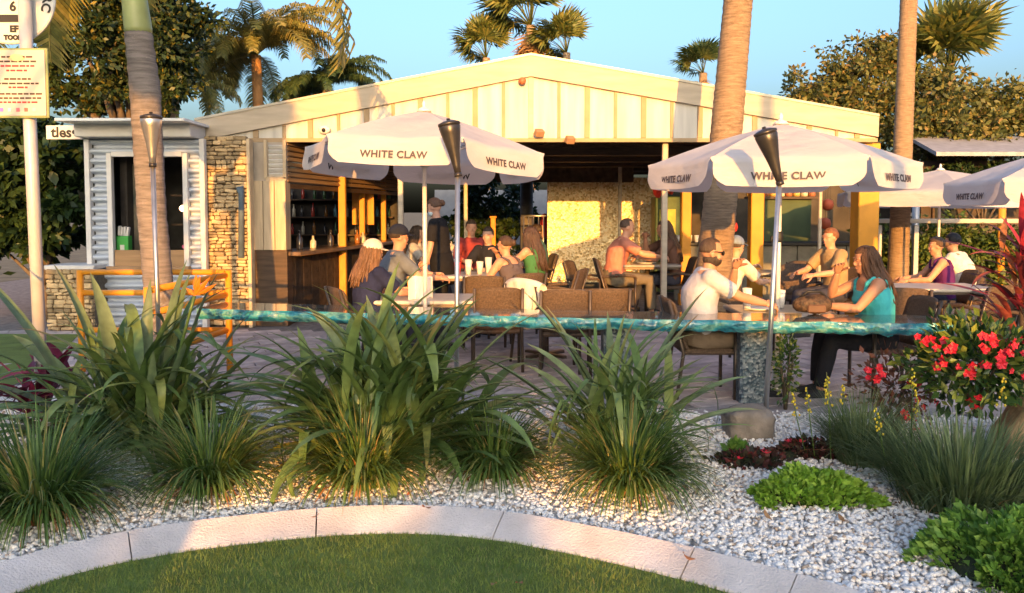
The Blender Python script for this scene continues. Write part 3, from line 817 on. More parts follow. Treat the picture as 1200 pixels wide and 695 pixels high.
    mb = MB(); mb.lathe([(.075, 0), (.05, .03), (.016, .045), (.02, .075), (.012, .10), (.0, .11)], (0, 0, ztop - .012), 12); put('finial', mb, m_can if False else white_metal, root)
    mb = MB(); mb.lathe([(.20, 0), (.20, .04), (.06, .07), (.04, .25)], (0, 0, .02), 18); put('base', mb, grey_metal, root)
    if crank:
        mb = MB(); mb.lathe([(.03, -.05), (.038, -.03), (.038, .04), (.028, .05)], (0, 0, 1.42), 12); mb.tube([(-.03, -.02, 1.42), (-.075, -.03, 1.42), (-.08, -.03, 1.37)], .012, 6); put('crank', mb, black_m, root)
    return root
u2 = at(915, 150, 7.4)
make_umbrella('fully sunlit white umbrella above the seated couple, in the right half of the patio', (u2.x, 7.4), -15, R(.3), 2.46, white_metal, UR=1.20)
u1 = at(497, 138, 7.6)
make_umbrella('white umbrella with a tilted canopy, near the bar on the left', (u1.x, 7.6), -127, R(2.4), 2.60, white_metal, False, 1.15, pitch=-R(2.2))
u3 = at(1102, 202, 13.0)
make_umbrella('smaller-looking shaded umbrella behind and right of the sunlit one, with a table under it', (u3.x, 13.0), 12, R(.5), 2.33, white_metal, False, 1.70, False)
u4 = at(1268, 202, 8.0)
make_umbrella('umbrella cut off by the right edge, behind the red leaves', (u4.x, 8.0), 25, 0, 2.33, white_metal, False)

# ================================================================== TORCHES
torch_m = mat('torch_steel', (.50, .47, .44), .30, .15, 10, metal=.85)
torch_dark = mat('torch_dark', (.06, .055, .055), .35, .2, 10, metal=.6)
def torch(label, px, py_top, Y, lean, dark, head_tilt=0):
    p = at(px, py_top, Y); zt = p.z
    o = thing('garden_torch', label, 'torch', (p.x - lean[0] * zt, Y - lean[1] * zt, 0), 0, 'garden torches in the planting bed')
    d = Vector((lean[0], lean[1], 1)).normalized(); sh = frame_rot(d.cross(Vector((0, 1, 0))), Vector((0, 1, 0)))
    M = d.to_track_quat('Z', 'Y').to_matrix()
    jt = d * (zt - .38); d = (Matrix.Rotation(R(head_tilt), 3, 'Y') @ d).normalized(); M = d.to_track_quat('Z', 'Y').to_matrix(); jt = jt + Vector((-d.x * .3, 0, 0)) * (1 if head_tilt else 0)
    mb = MB(); mb.tube([Vector((0, 0, -.1)), jt], .019, 12); put('pole', mb, torch_m if not dark else steel, o)
    mb = MB(); mb.lathe([(.024, -.05), (.03, .02), (.048, .14), (.076, .27), (.084, .315), (.076, .335)], jt + d * .03, 16, rot=M); put('head', mb, torch_dark if dark else torch_m, o)
    mb = MB(); mb.lathe([(.086, 0), (.086, .02), (.045, .035), (.014, .04), (.014, .055)], jt + d * .358, 16, rot=M); put('cap', mb, torch_dark, o)
    mb = MB(); mb.lathe([(.030, 0), (.030, .03)], jt - d * .035, 12, rot=M); put('collar', mb, torch_dark, o)
    return o
torch('garden torch with a silver head beside the ringed palm trunk', 177, 136, 6.6, (-.012, 0), False)
torch('garden torch with a dark slanted head in front of the tilted umbrella', 527, 143, 6.15, (-.018, .01), True, -9)
torch('garden torch with a dark head in front of the sunlit umbrella, beside the rough boulder', 900, 151, 5.95, (.0, .01), True, -17)

# ================================================================== SIGN POLE
pole_m = mat('painted_pole', (.52, .50, .50), .45, .06, 12, metal=.2)
sp = gnd(44, 470); SY = 6.2; sxp = px_x(42, SY)
o = thing('sign_post', 'pale round metal post carrying a rectangular notice and a round sign', 'post', (sxp, SY, 0))
mb = MB(); mb.tube([(.02, 0, -.1), (-.035, 0, 3.9)], .046, 14); put('tube', mb, pole_m, o)
cream_sign = mat('cream_sign', (.50, .45, .40), .5, .03, 3)
green_edge = mat('green_edge', (.25, .30, .14), .6, .1)
z1, z0_ = px_z(60, SY), px_z(138, SY); w = px_x(66, SY) - px_x(0, SY)
ns = thing('notice_board', 'cream rectangular notice with green edge and lines of small print on the sign post', 'sign', (px_x(34, SY), SY - .07, (z1 + z0_) / 2)); hh = z1 - z0_
mb = MB(); mb.box((0, .008, 0), (w + .02, .016, hh + .02), bev=.004); put('backing', mb, green_edge, ns)
mb = MB(); mb.box((0, -.004, 0), (w - .012, .012, hh - .012)); put('face', mb, cream_sign, ns)
mb = MB(); mb.box((.0, .03, hh * .3), (.12, .03, .03)); mb.box((0, .03, -hh * .3), (.12, .03, .03)); put('clamp', mb, steel, ns)
mb = MB(); rows = [(.20, .52, 1), (.165, .60, 1), (.13, .55, 2), (.095, .36, 2), (.03, .44, 1), (-.005, .66, 1), (-.035, .30, 2), (-.085, .66, 1), (-.118, .74, 1), (-.15, .66, 2)]
for zz, ww, mi in rows:
    x = -w * ww / 2
    while x < w * ww / 2:
        q = rnd.uniform(.018, .05); mb.box((x + q / 2, -.0112, zz * hh / .52), (q, .002, .013), mi - 1); x += q + .009
put('small_print', mb, [mat('print_dark', (.06, .035, .03), .6), mat('print_red', (.40, .03, .04), .6)], ns)
mb = MB(); mb.ell((0, -.010, hh * .37), (.062, .004, .030), None, 20, 8); put('emblem', mb, mat('emblem', (.45, .55, .42), .6, .3, 30, col2=(.75, .55, .25)), ns)
for k, c in enumerate(((.30, .15, .6), (.55, .60, .62), (.75, .15, .20), (.72, .12, .10), (.55, .55, .5))):
    mb = MB(); mb.box(((k - 2) * .062, -.0115, -hh * .40), (.026, .003, .028)); put('icon', mb, mat('icon_%d' % k, c, .6), ns)
white_sign = mat('white_sign', (.60, .58, .56), .45, .04, 4)
rc = at(4, -4, SY - .07); rad = rc.z - px_z(54, SY)
rs = thing('round_sign', 'round white sign with black lettering and bar at the top of the sign post', 'sign', (rc.x - .05, SY + .075, rc.z + .03))
mb = MB(); mb.lathe([(rad, 0), (rad, .012), (rad - .01, .02)], (0, .02, 0), 48, rot=Matrix.Rotation(R(90), 3, 'X'), smooth=False); put('disc', mb, white_sign, rs)
mb = MB(); mb.box((-.06, -.004, -.158), (.40, .006, .055)); put('bar', mb, black_m, rs)
for txt, x, z, s_ in (('6', .03, -.07, .10), ('EF', .035, -.240, .068), ('TOOM', .028, -.305, .048)):
    link('lettering', glyphs(txt, s_, black_m, bold=.004), rs, (x, -.003, z), (R(90), 0, 0))
for k, ch in enumerate('CIRC'):
    a = R(24 - k * 13); link('lettering', glyphs(ch, .10, black_m, bold=.003), rs, ((rad - .06) * math.cos(a), -.003, (rad - .06) * math.sin(a)), (R(90), -(a - R(90)), 0))

# ================================================================== ORANGE RAILING
om = mat('orange_paint', (.70, .27, .015), .45, .10, 6, .1, 40, coat=.2)
RY = 8.1
o = thing('orange_railing', 'orange tubular railing in front of the kiosk with a return panel towards the counter', 'railing', (0, 0, 0))
pa, pb = px_x(93, RY), px_x(267, RY); zt, zm = px_z(319, RY), px_z(343, RY)
for x in (pa, pb): mb = MB(); mb.tube([(x, RY, 0), (x, RY, zt + .02)], .034, 10); put('post', mb, om, o)
for z in (zt, zm, .45): mb = MB(); mb.tube([(pa + .03, RY, z), (pb - .03, RY, z)], .030, 10); put('rail', mb, om, o)
q = Vector((px_x(172, 6.7), 6.7, 0))
mb = MB(); mb.tube([q, q + Vector((0, 0, zt - .02))], .034, 10); put('post', mb, om, o)
for z in (zt - .03, zm - .02, .45): mb = MB(); mb.tube([(q.x, q.y, z - .02), (pb - .02, RY - .03, z)], .030, 10); put('rail', mb, om, o)

# ================================================================== LIVE-EDGE COUNTER SLAB
m_res, nt, n, l, b = _base('blue_resin_edge')
t1 = noise(n, l, 5.0, 6, stretch=(1, 1, 3)); t2 = noise(n, l, 22, 5)
r1 = ramp(n, l, t1.outputs['Fac'], [(.30, (.006, .05, .08)), (.43, (.012, .15, .21)), (.52, (.04, .28, .32)), (.59, (.15, .34, .26)), (.67, (.03, .16, .16)), (.8, (.008, .06, .07))])
l.new(r1.outputs[0], b.inputs['Base Color']); b.inputs['Roughness'].default_value = .12; b.inputs['Coat Weight'].default_value = .6
bp = n.new('ShaderNodeBump'); bp.inputs['Strength'].default_value = .8; bp.inputs['Distance'].default_value = .03
l.new(t2.outputs['Fac'], bp.inputs['Height']); l.new(bp.outputs[0], b.inputs['Normal'])
slab_top = mat('slab_top', (.10, .075, .06), .10, .5, 2.5, .03, 8, coat=.6, col2=(.12, .16, .17), stretch=(.6, 3, 1))
CZ = .76
fl, fr_ = Vector((px_x(229, 7.35), 7.35)), Vector((px_x(1120, 6.35), 6.35))
NS = 150
ct = thing('counter_slab', 'long glossy live-edge counter with rippled turquoise edge dividing bed and patio', 'counter', (0, 0, 0))
mbt, mbe = MB(), MB()
prof = []
for i in range(NS + 1):
    t = i / NS; c = fl.lerp(fr_, t); c.y -= .10 * math.sin(PI * t)
    wav = .018 * math.sin(t * 46) + .012 * math.sin(t * 97 + 1) + rnd.gauss(0, .006)
    prof.append((c.x, c.y + wav, rnd.gauss(0, .004)))
vs = [];
for i, (x, y, dz) in enumerate(prof):
    vs += [(x, y - .0, CZ), (x + .03, y + .52 - .02 * math.sin(i * .3), CZ), ]
mbt.add(vs, [(2 * i, 2 * i + 2, 2 * i + 3, 2 * i + 1) for i in range(NS)])
vs = []
hs = (0, -.018, -.038, -.062, -.085, -.098)
for i, (x, y, dz) in enumerate(prof):
    for j, h in enumerate(hs):
        bulge = -.022 * math.sin(PI * j / 5.5) + rnd.gauss(0, .013) * (j > 0) + .03 * max(0, j - 3) / 2
        vs.append((x, y + bulge, CZ - .001 + h + dz * (j > 2)))
K = len(hs); fs = [(i * K + j, (i) * K + j + 1, (i + 1) * K + j + 1, (i + 1) * K + j) for i in range(NS) for j in range(K - 1)]
mbe.add(vs, fs, 0, True)
vs = []
for i, (x, y, dz) in enumerate(prof): vs += [(x, y + .03, CZ - .098), (x + .03, y + .52, CZ - .098)]
mbe.add(vs, [(2 * i, 2 * i + 1, 2 * i + 3, 2 * i + 2) for i in range(NS)])
x, y, _ = prof[0]; mbe.add([(x, y, CZ - .001), (x + .03, y + .52, CZ - .001), (x + .03, y + .52, CZ - .098), (x, y, CZ - .098)], [(0, 1, 2, 3)])
x, y, _ = prof[-1]; mbe.add([(x, y, CZ - .001), (x + .03, y + .52, CZ - .001), (x + .03, y + .52, CZ - .098), (x, y, CZ - .098)], [(3, 2, 1, 0)])
put('top_surface', mbt, slab_top, ct); put('resin_edge', mbe, m_res, ct)
m_mos, nt, n, l, b = _base('mosaic_pedestal')
tc = n.new('ShaderNodeTexCoord'); vo = n.new('ShaderNodeTexVoronoi'); vo.inputs['Scale'].default_value = 38
l.new(tc.outputs['Object'], vo.inputs['Vector'])
rp = ramp(n, l, vo.outputs['Color'], [(.25, (.03, .05, .07)), (.5, (.10, .14, .165)), (.75, (.19, .215, .235))]); l.new(rp.outputs[0], b.inputs['Base Color']); b.inputs['Roughness'].default_value = .35
bp = n.new('ShaderNodeBump'); bp.inputs['Strength'].default_value = .6; bp.inputs['Distance'].default_value = .02; l.new(vo.outputs['Distance'], bp.inputs['Height']); l.new(bp.outputs[0], b.inputs['Normal'])
for px, Y in ((881, 6.88), (722, 7.05), (400, 7.3)):
    mb = MB(); mb.box((px_x(px, Y), Y, .33), (.235, .26, .66), bev=.02); put('pedestal', mb, m_mos, ct)

# ================================================================== TABLES, CHAIRS
wicker = mat('brown_weave', (.105, .068, .045), .7, .35, 60, .7, 140, stretch=(1, 1, 1))
chair_metal = mat('chair_metal', (.10, .075, .06), .4, .2, metal=.5)
def make_chair(label, loc, rz):
    o = thing('patio_chair', label, 'chair', loc, rz, 'brown woven patio chairs')
    mb = MB(); mb.box((0, 0, .43), (.48, .48, .05), bev=.02); put('seat', mb, wicker, o)
    mb = MB(); vs, fs = [], []; nu, nv = 10, 8
    for j in range(nv + 1):
        t = j / nv
        for i in range(nu + 1):
            u = i / nu - .5
            for d in (0, .022):
                vs.append((u * .50 * (1 - .05 * t), -.235 - .13 * t + .05 * (2 * u) ** 2 - d, .455 + .44 * t - .03 * (abs(2 * u) ** 4) * (t > .9)))
    S = (nu + 1) * 2
    for j in range(nv):
        for i in range(nu):
            a = j * S + 2 * i
            fs += [(a, a + 2, a + S + 2, a + S), (a + 1, a + S + 1, a + S + 3, a + 3)]
        for i, s in ((0, 1), (nu, -1)):
            a = j * S + 2 * i; q = (a, a + S, a + S + 1, a + 1); fs.append(q if s > 0 else q[::-1])
    for i in range(nu):
        a = nv * S + 2 * i; fs.append((a, a + 2, a + 3, a + 1)); a = 2 * i; fs.append((a, a + 1, a + 3, a + 2))
    mb.add(vs, fs, 0, True); put('backrest', mb, wicker, o)
    for sx in (-1, 1):
        mb = MB(); mb.tube([(sx * .245, -.28, .62), (sx * .26, -.05, .655), (sx * .26, .19, .64), (sx * .25, .23, .60)], .02, 7); put('armrest', mb, wicker, o)
        mb = MB(); mb.tube([(sx * .25, .22, .62), (sx * .25, .22, 0)], .017, 7); put('leg', mb, chair_metal, o)
        mb = MB(); mb.tube([(sx * .24, -.36, .88), (sx * .245, -.23, .43), (sx * .25, -.29, 0)], .017, 7); put('leg', mb, chair_metal, o)
    return o
CH0 = None
def chair(label, x, y, face, z=0):
    """face: bearing the sitter looks at, degrees, 0 = +Y, 90 = -X"""
    global CH0
    if CH0 is None: CH0 = make_chair(label, (x, y, z), R(face)); return CH0
    return dup(CH0, (x, y, z), R(face), label)
table_top_m = mat('table_top', (.30, .26, .22), .35, .2, 5, .05, 30, coat=.2)
def table(label, x, y, w, d, h, rz=0, light=False):
    o = thing('dining_table', label, 'table', (x, y, 0), rz)
    mb = MB(); mb.box((0, 0, h - .02), (w, d, .04), bev=.01); put('tabletop', mb, mat('table_pale', (.52, .47, .42), .4, .1, 5) if light else table_top_m, o)
    mb = MB(); mb.box((0, 0, h - .055), (w - .06, d - .06, .03)); put('apron', mb, chair_metal, o)
    mb = MB(); mb.tube([(0, 0, .03), (0, 0, h - .07)], .04, 10); put('pedestal', mb, chair_metal, o)
    for a in (0, 90): mb = MB(); mb.box((0, 0, .03), (.6, .07, .045), rot=Matrix.Rotation(R(a + 45), 3, 'Z'), bev=.01); put('foot', mb, chair_metal, o)
    return o
def cup(label, x, y, z, h=.13, r=.04, col=(.75, .73, .7), group=None):
    mb = MB(); mb.lathe([(r * .72, 0), (r, h), (r * .93, h), (r * .66, .008)], n=12)
    o = put('cup', mb, mat('cup_%.2f_%.2f' % (col[0], col[1]), col, .4, .05)); o.location = (x, y, z); return tag(o, label, 'cup', group)
def plate(label, x, y, z, r=.13, col=(.75, .73, .70)):
    mb = MB(); mb.lathe([(r * .6, 0), (r, .018), (r * .97, .022), (r * .6, .008), (0, .006)], n=20)
    o = put('plate', mb, mat('plate_w', col, .3, .03)); o.location = (x, y, z); return tag(o, label, 'plate')
def menu(label, x, y, z, rz, w=.22, h=.30, open_=1.0, name='menu'):
    mb = MB(); a = .5 * open_
    mb.prism([(0, 0, 0), (w * math.sin(a), -w * math.cos(a), 0), (w * math.sin(a), -w * math.cos(a), h), (0, 0, h)], (0, 0, 0), (.003, 0, 0))
    mb.prism([(0, 0, 0), (-w * math.sin(a), -w * math.cos(a), 0), (-w * math.sin(a), -w * math.cos(a), h), (0, 0, h)], (0, 0, 0), (-.003, 0, 0))
    o = put(name, mb, mat('paper', (.78, .74, .74), .7, .05, 4), fixn=True); o.location = (x, y, z); o.rotation_euler = (0, 0, rz); return tag(o, label, 'menu')

# table of the near couple
TX, TY = 2.50, 7.52
table('table between the man in sunglasses and the woman in turquoise', TX, TY, .86, .66, .74)
plate('white plate on the near couple\'s table in front of the man', TX - .22, TY - .12, .742, .13)
cup('tall white cup on the near couple\'s table by the man\'s hand', px_x(877, 7.4), 7.42, .742, .20, .045)
cup('second white cup on the near couple\'s table, right of the torch pole', px_x(916, 7.55), 7.55, .742, .17, .042)
menu('white folded menu lying in front of the woman in turquoise', px_x(944, 7.35), 7.42, .745, R(70), .2, .12, 1.6)
mb = MB()
o = thing('handbag', 'dark patterned handbag on the counter before the woman in turquoise', 'bag', (px_x(953, 6.95), 6.93, CZ + .001))
mb.ell((0, 0, .085), (.17, .09, .09), nu=16, nv=10, fn=lambda d: 1 + .08 * math.sin(5 * d.x + 3 * d.y) - (.12 if d.z < -.6 else 0)); put('body', mb, mat('bag_pattern', (.05, .035, .03), .6, .8, 30, .5, 60, col2=(.11, .065, .035)), o)
mb = MB(); mb.tube([(-.12, 0, .14), (-.06, -.02, .20), (.05, -.02, .20), (.12, 0, .14)], .012, 7); put('handle', mb, black_m, o)
mb = MB(); mb.box((.0, -.088, .06), (.16, .02, .07), bev=.009); put('side_pocket', mb, mat('bag_red', (.10, .05, .03), .6), o)
chair('chair of the man in sunglasses, its back to the left', 1.72, 7.15, -90)
chair('chair of the woman in turquoise, behind her back', 3.36, 7.15, 90)
# left couple
table('table of the couple in caps, left of the mid torch', px_x(497, 8.35), 8.45, 1.1, .75, .75, 0, True)
chair('chair of the woman in the white cap', px_x(430, 8.3), 8.25, -60)
chair('chair of the man in the dark cap', px_x(452, 9.3), 9.35, -80)
menu('open white menu standing on the cap couple\'s table', px_x(487, 8.3), 8.25, .752, R(10), .14, .24, 1.1)
menu('second white folded card on the cap couple\'s table, right of the menu', px_x(506, 8.4), 8.4, .752, R(-20), .10, .22, 1.0)
cup('glass of orange drink on the cap couple\'s table', px_x(481, 8.6), 8.62, .752, .2, .045, (.75, .33, .04))
# chairs with their backs to us
chair('chair with its low brown back to us, left of the white jacket', px_x(582, 8.35), 8.35, 4)
chair('chair with its brown back to us, right of the white jacket', px_x(662, 8.2), 8.15, -3)
chair('second chair back to us, beside the leftmost salmon-shirt chair', px_x(705, 8.2), 8.25, 2)
table('low-backed chairs\' table in the middle of the patio', px_x(640, 8.9), 9.05, 1.5, .75, .74)
# server's table
table('table served by the waitress in black', px_x(545, 11.0), 11.0, 1.35, .8, .80, 0, True)
for k, (px, hh) in enumerate(((549, .2), (562, .17), (572, .22), (590, .15), (536, .16))):
    cup(['tall glass on the waitress\'s table, second from the mid torch', 'short white cup in the middle of the waitress\'s table', 'white cup with lid on the waitress\'s table', 'cup at the right end of the waitress\'s table', 'cup beside the mid torch on the waitress\'s table'][k], px_x(px, 10.9), 10.85 + .1 * (k % 3), .802, hh, .05, (.72, .68, .62) if k != 4 else (.6, .06, .05))
chair('chair of the girl in the tank top at the waitress\'s table', px_x(603, 10.0), 10.2, 35)
chair('chair under the waitress\'s table seen from behind', px_x(568, 9.7), 9.85, 0)
# salmon shirt table
table('table of the man in the salmon shirt before the mosaic wall', px_x(760, 12.2), 12.3, .9, .75, .86)
chair('chair of the man in the salmon shirt', px_x(726, 12.0), 12.1, -90, .06)
chair('empty chair with a lit edge behind the man in the salmon shirt', px_x(692, 12.2), 12.3, -110, .0)
chair('chair of the long-haired woman facing the man in salmon', px_x(790, 12.3), 12.4, 90, .06)
plate('white plate on the salmon man\'s table', px_x(757, 12.2), 12.2, .862, .14)
cup('cup on the salmon man\'s table', px_x(768, 12.2), 12.3, .862, .16, .045)
# right-hand tables
table('table under the shaded umbrella on the right', px_x(1098, 9.5), 9.62, 1.25, .8, .76, 0, True)
chair('chair of the woman in the purple top', px_x(1112, 10.4), 10.5, 80)
chair('chair of the man in the white shirt on the right', px_x(1138, 10.8), 10.95, 150)
chair('empty chair with its back to us right of the shaded umbrella\'s pole', px_x(1150, 8.6), 8.6, 15)
chair('empty chair at the far right behind the red flowers', px_x(1190, 8.2), 8.1, 40)
chair('empty chair behind the woman in turquoise', px_x(1062, 8.2), 8.3, -20)
chair('dark chair behind the man in sunglasses', px_x(868, 9.1), 9.2, -160)
chair('dark chair in front of the service bar, right of the torch pole', px_x(942, 11.2), 11.3, 170)
chair('second dark chair in front of the service bar', px_x(962, 11.8), 12.0, 200)
table('empty dark table before the service bar', px_x(925, 12.0), 12.3, .9, .7, .74)
table('bare table behind the empty chair at the right', px_x(1175, 9.4), 9.3, .9, .7, .75)
# chair covered by a white jacket
jx, jy = px_x(640, 8.55), 8.6
chair('chair under the white jacket', jx, jy + .05, -50)
o = thing('white_jacket', 'white jacket draped over a chair back', 'jacket', (jx, jy + .05, 0), R(-50))
mb = MB(); vs, fs = [], []; nu, nv = 18, 22
for j in range(nv + 1):
    s = j / nv * 2 - 1
    for i in range(nu + 1):
        u = i / nu - .5
        half = abs(s); yy = -.345 + (.06 if s > 0 else -.06) * min(1, half * 5) + (-.035 * s if s < 0 else -.02 * s) + .05 * (2 * u) ** 2
        zz = .955 - .05 * (abs(2 * u) ** 2.5) - .34 * max(0, half - .08) * (1 + .22 * math.sin(u * 13 + s))
        vs.append((u * (.56 + .06 * half), yy + .018 * math.sin(u * 24 + 2 * s) * half, zz))
for j in range(nv):
    for i in range(nu):
        a = j * (nu + 1) + i; fs.append((a, a + 1, a + nu + 2, a + nu + 1))
mb.add(vs, fs, 0, True); put('cloth', mb, mat('white_cloth', (.72, .64, .56), .9, .06, 5, .3, 30), o)
mb = MB(); mb.tube([(.2, -.43, .80), (.22, -.45, .62), (.20, -.44, .45)], [.055, .05, .045], 9); put('sleeve', mb, mat('white_cloth', (.72, .64, .56)), o)
# ================================================================== PEOPLE
SKINS = {}
def skin(c):
    return mat('skin_%.2f_%.2f' % (c[0], c[1]), c, .5, .08, 12, .08, 120, spec=.35)
lip_m = mat('lips', (.32, .10, .08), .5, .05)
eye_w = mat('eye_white', (.7, .68, .65), .3, .02)
eye_d = mat('eye_dark', (.03, .02, .015), .2, .05)
def cloth(c, name=None):
    return mat('cloth_%.2f_%.2f_%.2f' % c, c, .9, .14, 7, .9, 13, spec=.2)
def hairmat(c):
    return mat('hair_%.2f_%.2f' % (c[0], c[1]), c, .5, .35, 40, .5, 90, stretch=(3, 3, .4), island=.3)
def ik(a, b, l1, l2, hint):
    d = b - a; L = min(d.length, (l1 + l2) * .995); dn = d.normalized(); b2 = a + dn * L
    x = (l1 * l1 - l2 * l2 + L * L) / (2 * L); h = math.sqrt(max(0, l1 * l1 - x * x))
    hp = hint - dn * hint.dot(dn); hp.normalize()
    return a + dn * x + hp * h, b2
def lerp_list(P, k=3):
    out = []
    for a, c in zip(P, P[1:]):
        for j in range(k): out.append(a.lerp(c, j / k))
    return out + [P[-1]]
def hand_mesh(mb, wrist, dirn, palm_n, thumb_side, curl=.5, s=1., mi=0):
    """palm plus five tapered, bent fingers; palm_n is the way the palm looks; thumb_side +-1"""
    d = dirn.normalized(); nrm = (palm_n - d * palm_n.dot(d)).normalized(); side = d.cross(nrm) * thumb_side
    M = Matrix((side, nrm, d)).transposed()
    mb.rings([(wrist - d * .012 * s, side * .027 * s, nrm * .020 * s), (wrist + d * .02 * s, side * .034 * s, nrm * .018 * s), (wrist + d * .06 * s, side * .042 * s, nrm * .016 * s), (wrist + d * .09 * s, side * .041 * s, nrm * .013 * s), (wrist + d * .098 * s, side * .034 * s, nrm * .009 * s)], 10, mi)
    for k, (off, ln) in enumerate(((.031, .070), (.010, .080), (-.011, .074), (-.031, .058))):
        p = wrist + d * .085 * s + side * off * s; pts = [p]; c = 0
        for q in range(3):
            c += curl * (.7 + .12 * k)
            dd = d * math.cos(c) + nrm * math.sin(c) + side * off * 2.0
            p = p + dd.normalized() * ln * s * (.42, .33, .27)[q]; pts.append(p)
        mb.tube(pts, [.0095 * s, .009 * s, .0082 * s, .0055 * s], 7, mi)
    p = wrist + d * .025 * s + side * .028 * s
    q1 = p + (side * .75 + d * .6 + nrm * .25).normalized() * .045 * s
    q2 = q1 + (side * .35 + d * .85 + nrm * .45 * (1 + curl)).normalized() * .035 * s
    q3 = q2 + (d * .9 + nrm * .6 * (1 + curl) - side * .1).normalized() * .024 * s
    mb.tube([p, q1, q2, q3], [.014 * s, .0115 * s, .0105 * s, .007 * s], 7, mi)

def person(label, loc, face, pose='sit', lean=.1, hands=None, elbow=None, scale=1., girth=1., bust=0., skin_c=(.52, .30, .20), shirt=(.7, .7, .7), sleeve='short',
           trousers=(.05, .05, .07), shorts=False, shoes=(.04, .04, .045), hair='short', hair_c=(.05, .03, .02), turn=0., nod=0., cap=None, beard=False, glasses=False,
           mask=False, gloves=None, voxel=.013, apron=None, group=None, curl=.5, feet=None, hair_len=.42):
    root = thing('person', label, 'person', loc, R(face), group, scale)
    X, Y, Z = Vector((1, 0, 0)), Vector((0, 1, 0)), Vector((0, 0, 1))
    sp = Vector((0, math.sin(lean), math.cos(lean))); fw = Vector((0, math.cos(lean), -math.sin(lean)))
    pel = Vector((0, -.06, .55)) if pose == 'sit' else Vector((0, 0, .93))
    g = girth
    # slight forward curve of the upper back
    def S(t): return pel + sp * t + fw * (.035 * math.sin(min(1, t / .5) * PI) * -1) if pose == 'sit' else pel + sp * t
    nb = S(.53) + fw * .01
    l2 = lean * .35 + nod
    hu = Vector((0, math.sin(l2), math.cos(l2))); 
    hc = nb + (sp * .088 + hu * .068)
    HM = Matrix.Rotation(turn, 3, 'Z') @ Matrix.Rotation(-l2, 3, 'X')     # head axes: local +Y looks forward
    def hp(x, y, z): return hc + HM @ Vector((x, y, z))
    sh = {s: S(.475) + X * s * .175 * (.92 + .08 * g) for s in (-1, 1)}
    if hands is None: hands = {-1: (-.16, .42, .78), 1: (.16, .42, .78)} if pose == 'sit' else {-1: (-.24, .08, .80), 1: (.24, .08, .80)}
    el, wr = {}, {}
    for s in (-1, 1):
        hint = Vector(elbow[s]) if elbow and s in elbow else Vector((s * .7, -.45, -.7))
        el[s], wr[s] = ik(sh[s], Vector(hands[s]), .29, .26, hint)
    if pose == 'sit':
        hip = {s: pel + X * s * .095 + Vector((0, .02, -.03)) for s in (-1, 1)}
        ft = feet or {-1: (-.12, .50), 1: (.12, .44)}
        kn = {s: Vector((ft[s][0] * 1.05, .41, .515)) for s in (-1, 1)}
        an = {s: Vector((ft[s][0], ft[s][1], .085)) for s in (-1, 1)}
    else:
        hip = {s: pel + X * s * .095 + Vector((0, 0, -.05)) for s in (-1, 1)}
        kn = {s: Vector((s * .11, .03 * s, .49)) for s in (-1, 1)}
        an = {s: Vector((s * .12, .05 * s, .085)) for s in (-1, 1)}
    # ---- body
    def torso(mb, inf=0., top=True, hem=-.10, t1=.54):
        prof = [(-.13, .13, .095), (-.06, .165, .125), (.03, .168, .125), (.14, .150, .112), (.25, .156, .115), (.34, .168, .12), (.43, .170, .108), (.49, .145, .09), (.535, .085, .07)]
        rg = []
        for t, a, c in prof:
            if t < hem or t > t1: continue
            bl = g if t < .36 else 1 + (g - 1) * .4
            f = fw * (bust * math.exp(-((t - .33) / .07) ** 2) * .5 + (.03 * (g - 1) * 5 * math.exp(-((t - .12) / .12) ** 2)))
            rg.append((S(t) + f, X * (a * bl + inf), fw * (c * bl + inf + bust * .5 * math.exp(-((t - .33) / .07) ** 2))))
        mb.rings(rg, 18)
    body = MB(); torso(body)
    body.tube(lerp_list([S(.47), nb, hc - hu * .03]), [.085, .075, .064, .057, .055, .054, .054], 12)
    HX, HY, HZ = .074, .094, .115
    body.ell(hp(0, -.008, .028), (HX + .003, HY, HZ - .022), HM, 16, 12)
    body.ell(hp(0, .022, -.045), (.058, .066, .072), HM, 14, 10)           # face and jaw
    body.ell(hp(0, .055, -.095), (.03, .028, .022), HM, 10, 8)             # chin
    body.rings([(hp(0, .085, .016), HM @ X * .010, HM @ Z * .012), (hp(0, .100, -.012), HM @ X * .013, HM @ Z * .012), (hp(0, .108, -.028), HM @ X * .016, HM @ Z * .011), (hp(0, .088, -.038), HM @ X * .015, HM @ Z * .006)], 8)
    for s in (-1, 1):
        body.ell(hp(s * .077, -.008, -.008), (.010, .022, .032), HM, 8, 8)     # ears
        body.ell(hp(s * .032, .072, .022), (.030, .018, .010), HM, 8, 6)      # brow
        body.ell(hp(s * .040, .060, -.030), (.024, .022, .022), HM, 8, 6)     # cheek
        body.ell(sh[s] - X * s * .015, (.066, .062, .062), None, 10, 8)
        body.tube(lerp_list([sh[s], el[s], wr[s]], 4), [.056 * (.8 + .2 * g), .054, .050, .045, .042, .043, .040, .034, .026], 10)
        body.tube(lerp_list([hip[s], kn[s], an[s]], 4), [.088 * g, .085, .074, .062, .056, .058, .054, .044, .036], 12)
        ad = Vector((an[s].x * .15, 1, 0)).normalized()
        body.tube([an[s] + Vector((0, -.03, -.05)), an[s] + ad * .06 + Vector((0, 0, -.05)), an[s] + ad * .15 + Vector((0, 0, -.065))], [.035, .036, .022], 8)
    bme = remesh(body, voxel, 5)
    # fine features and hands joined to the same mesh
    ex = MB()
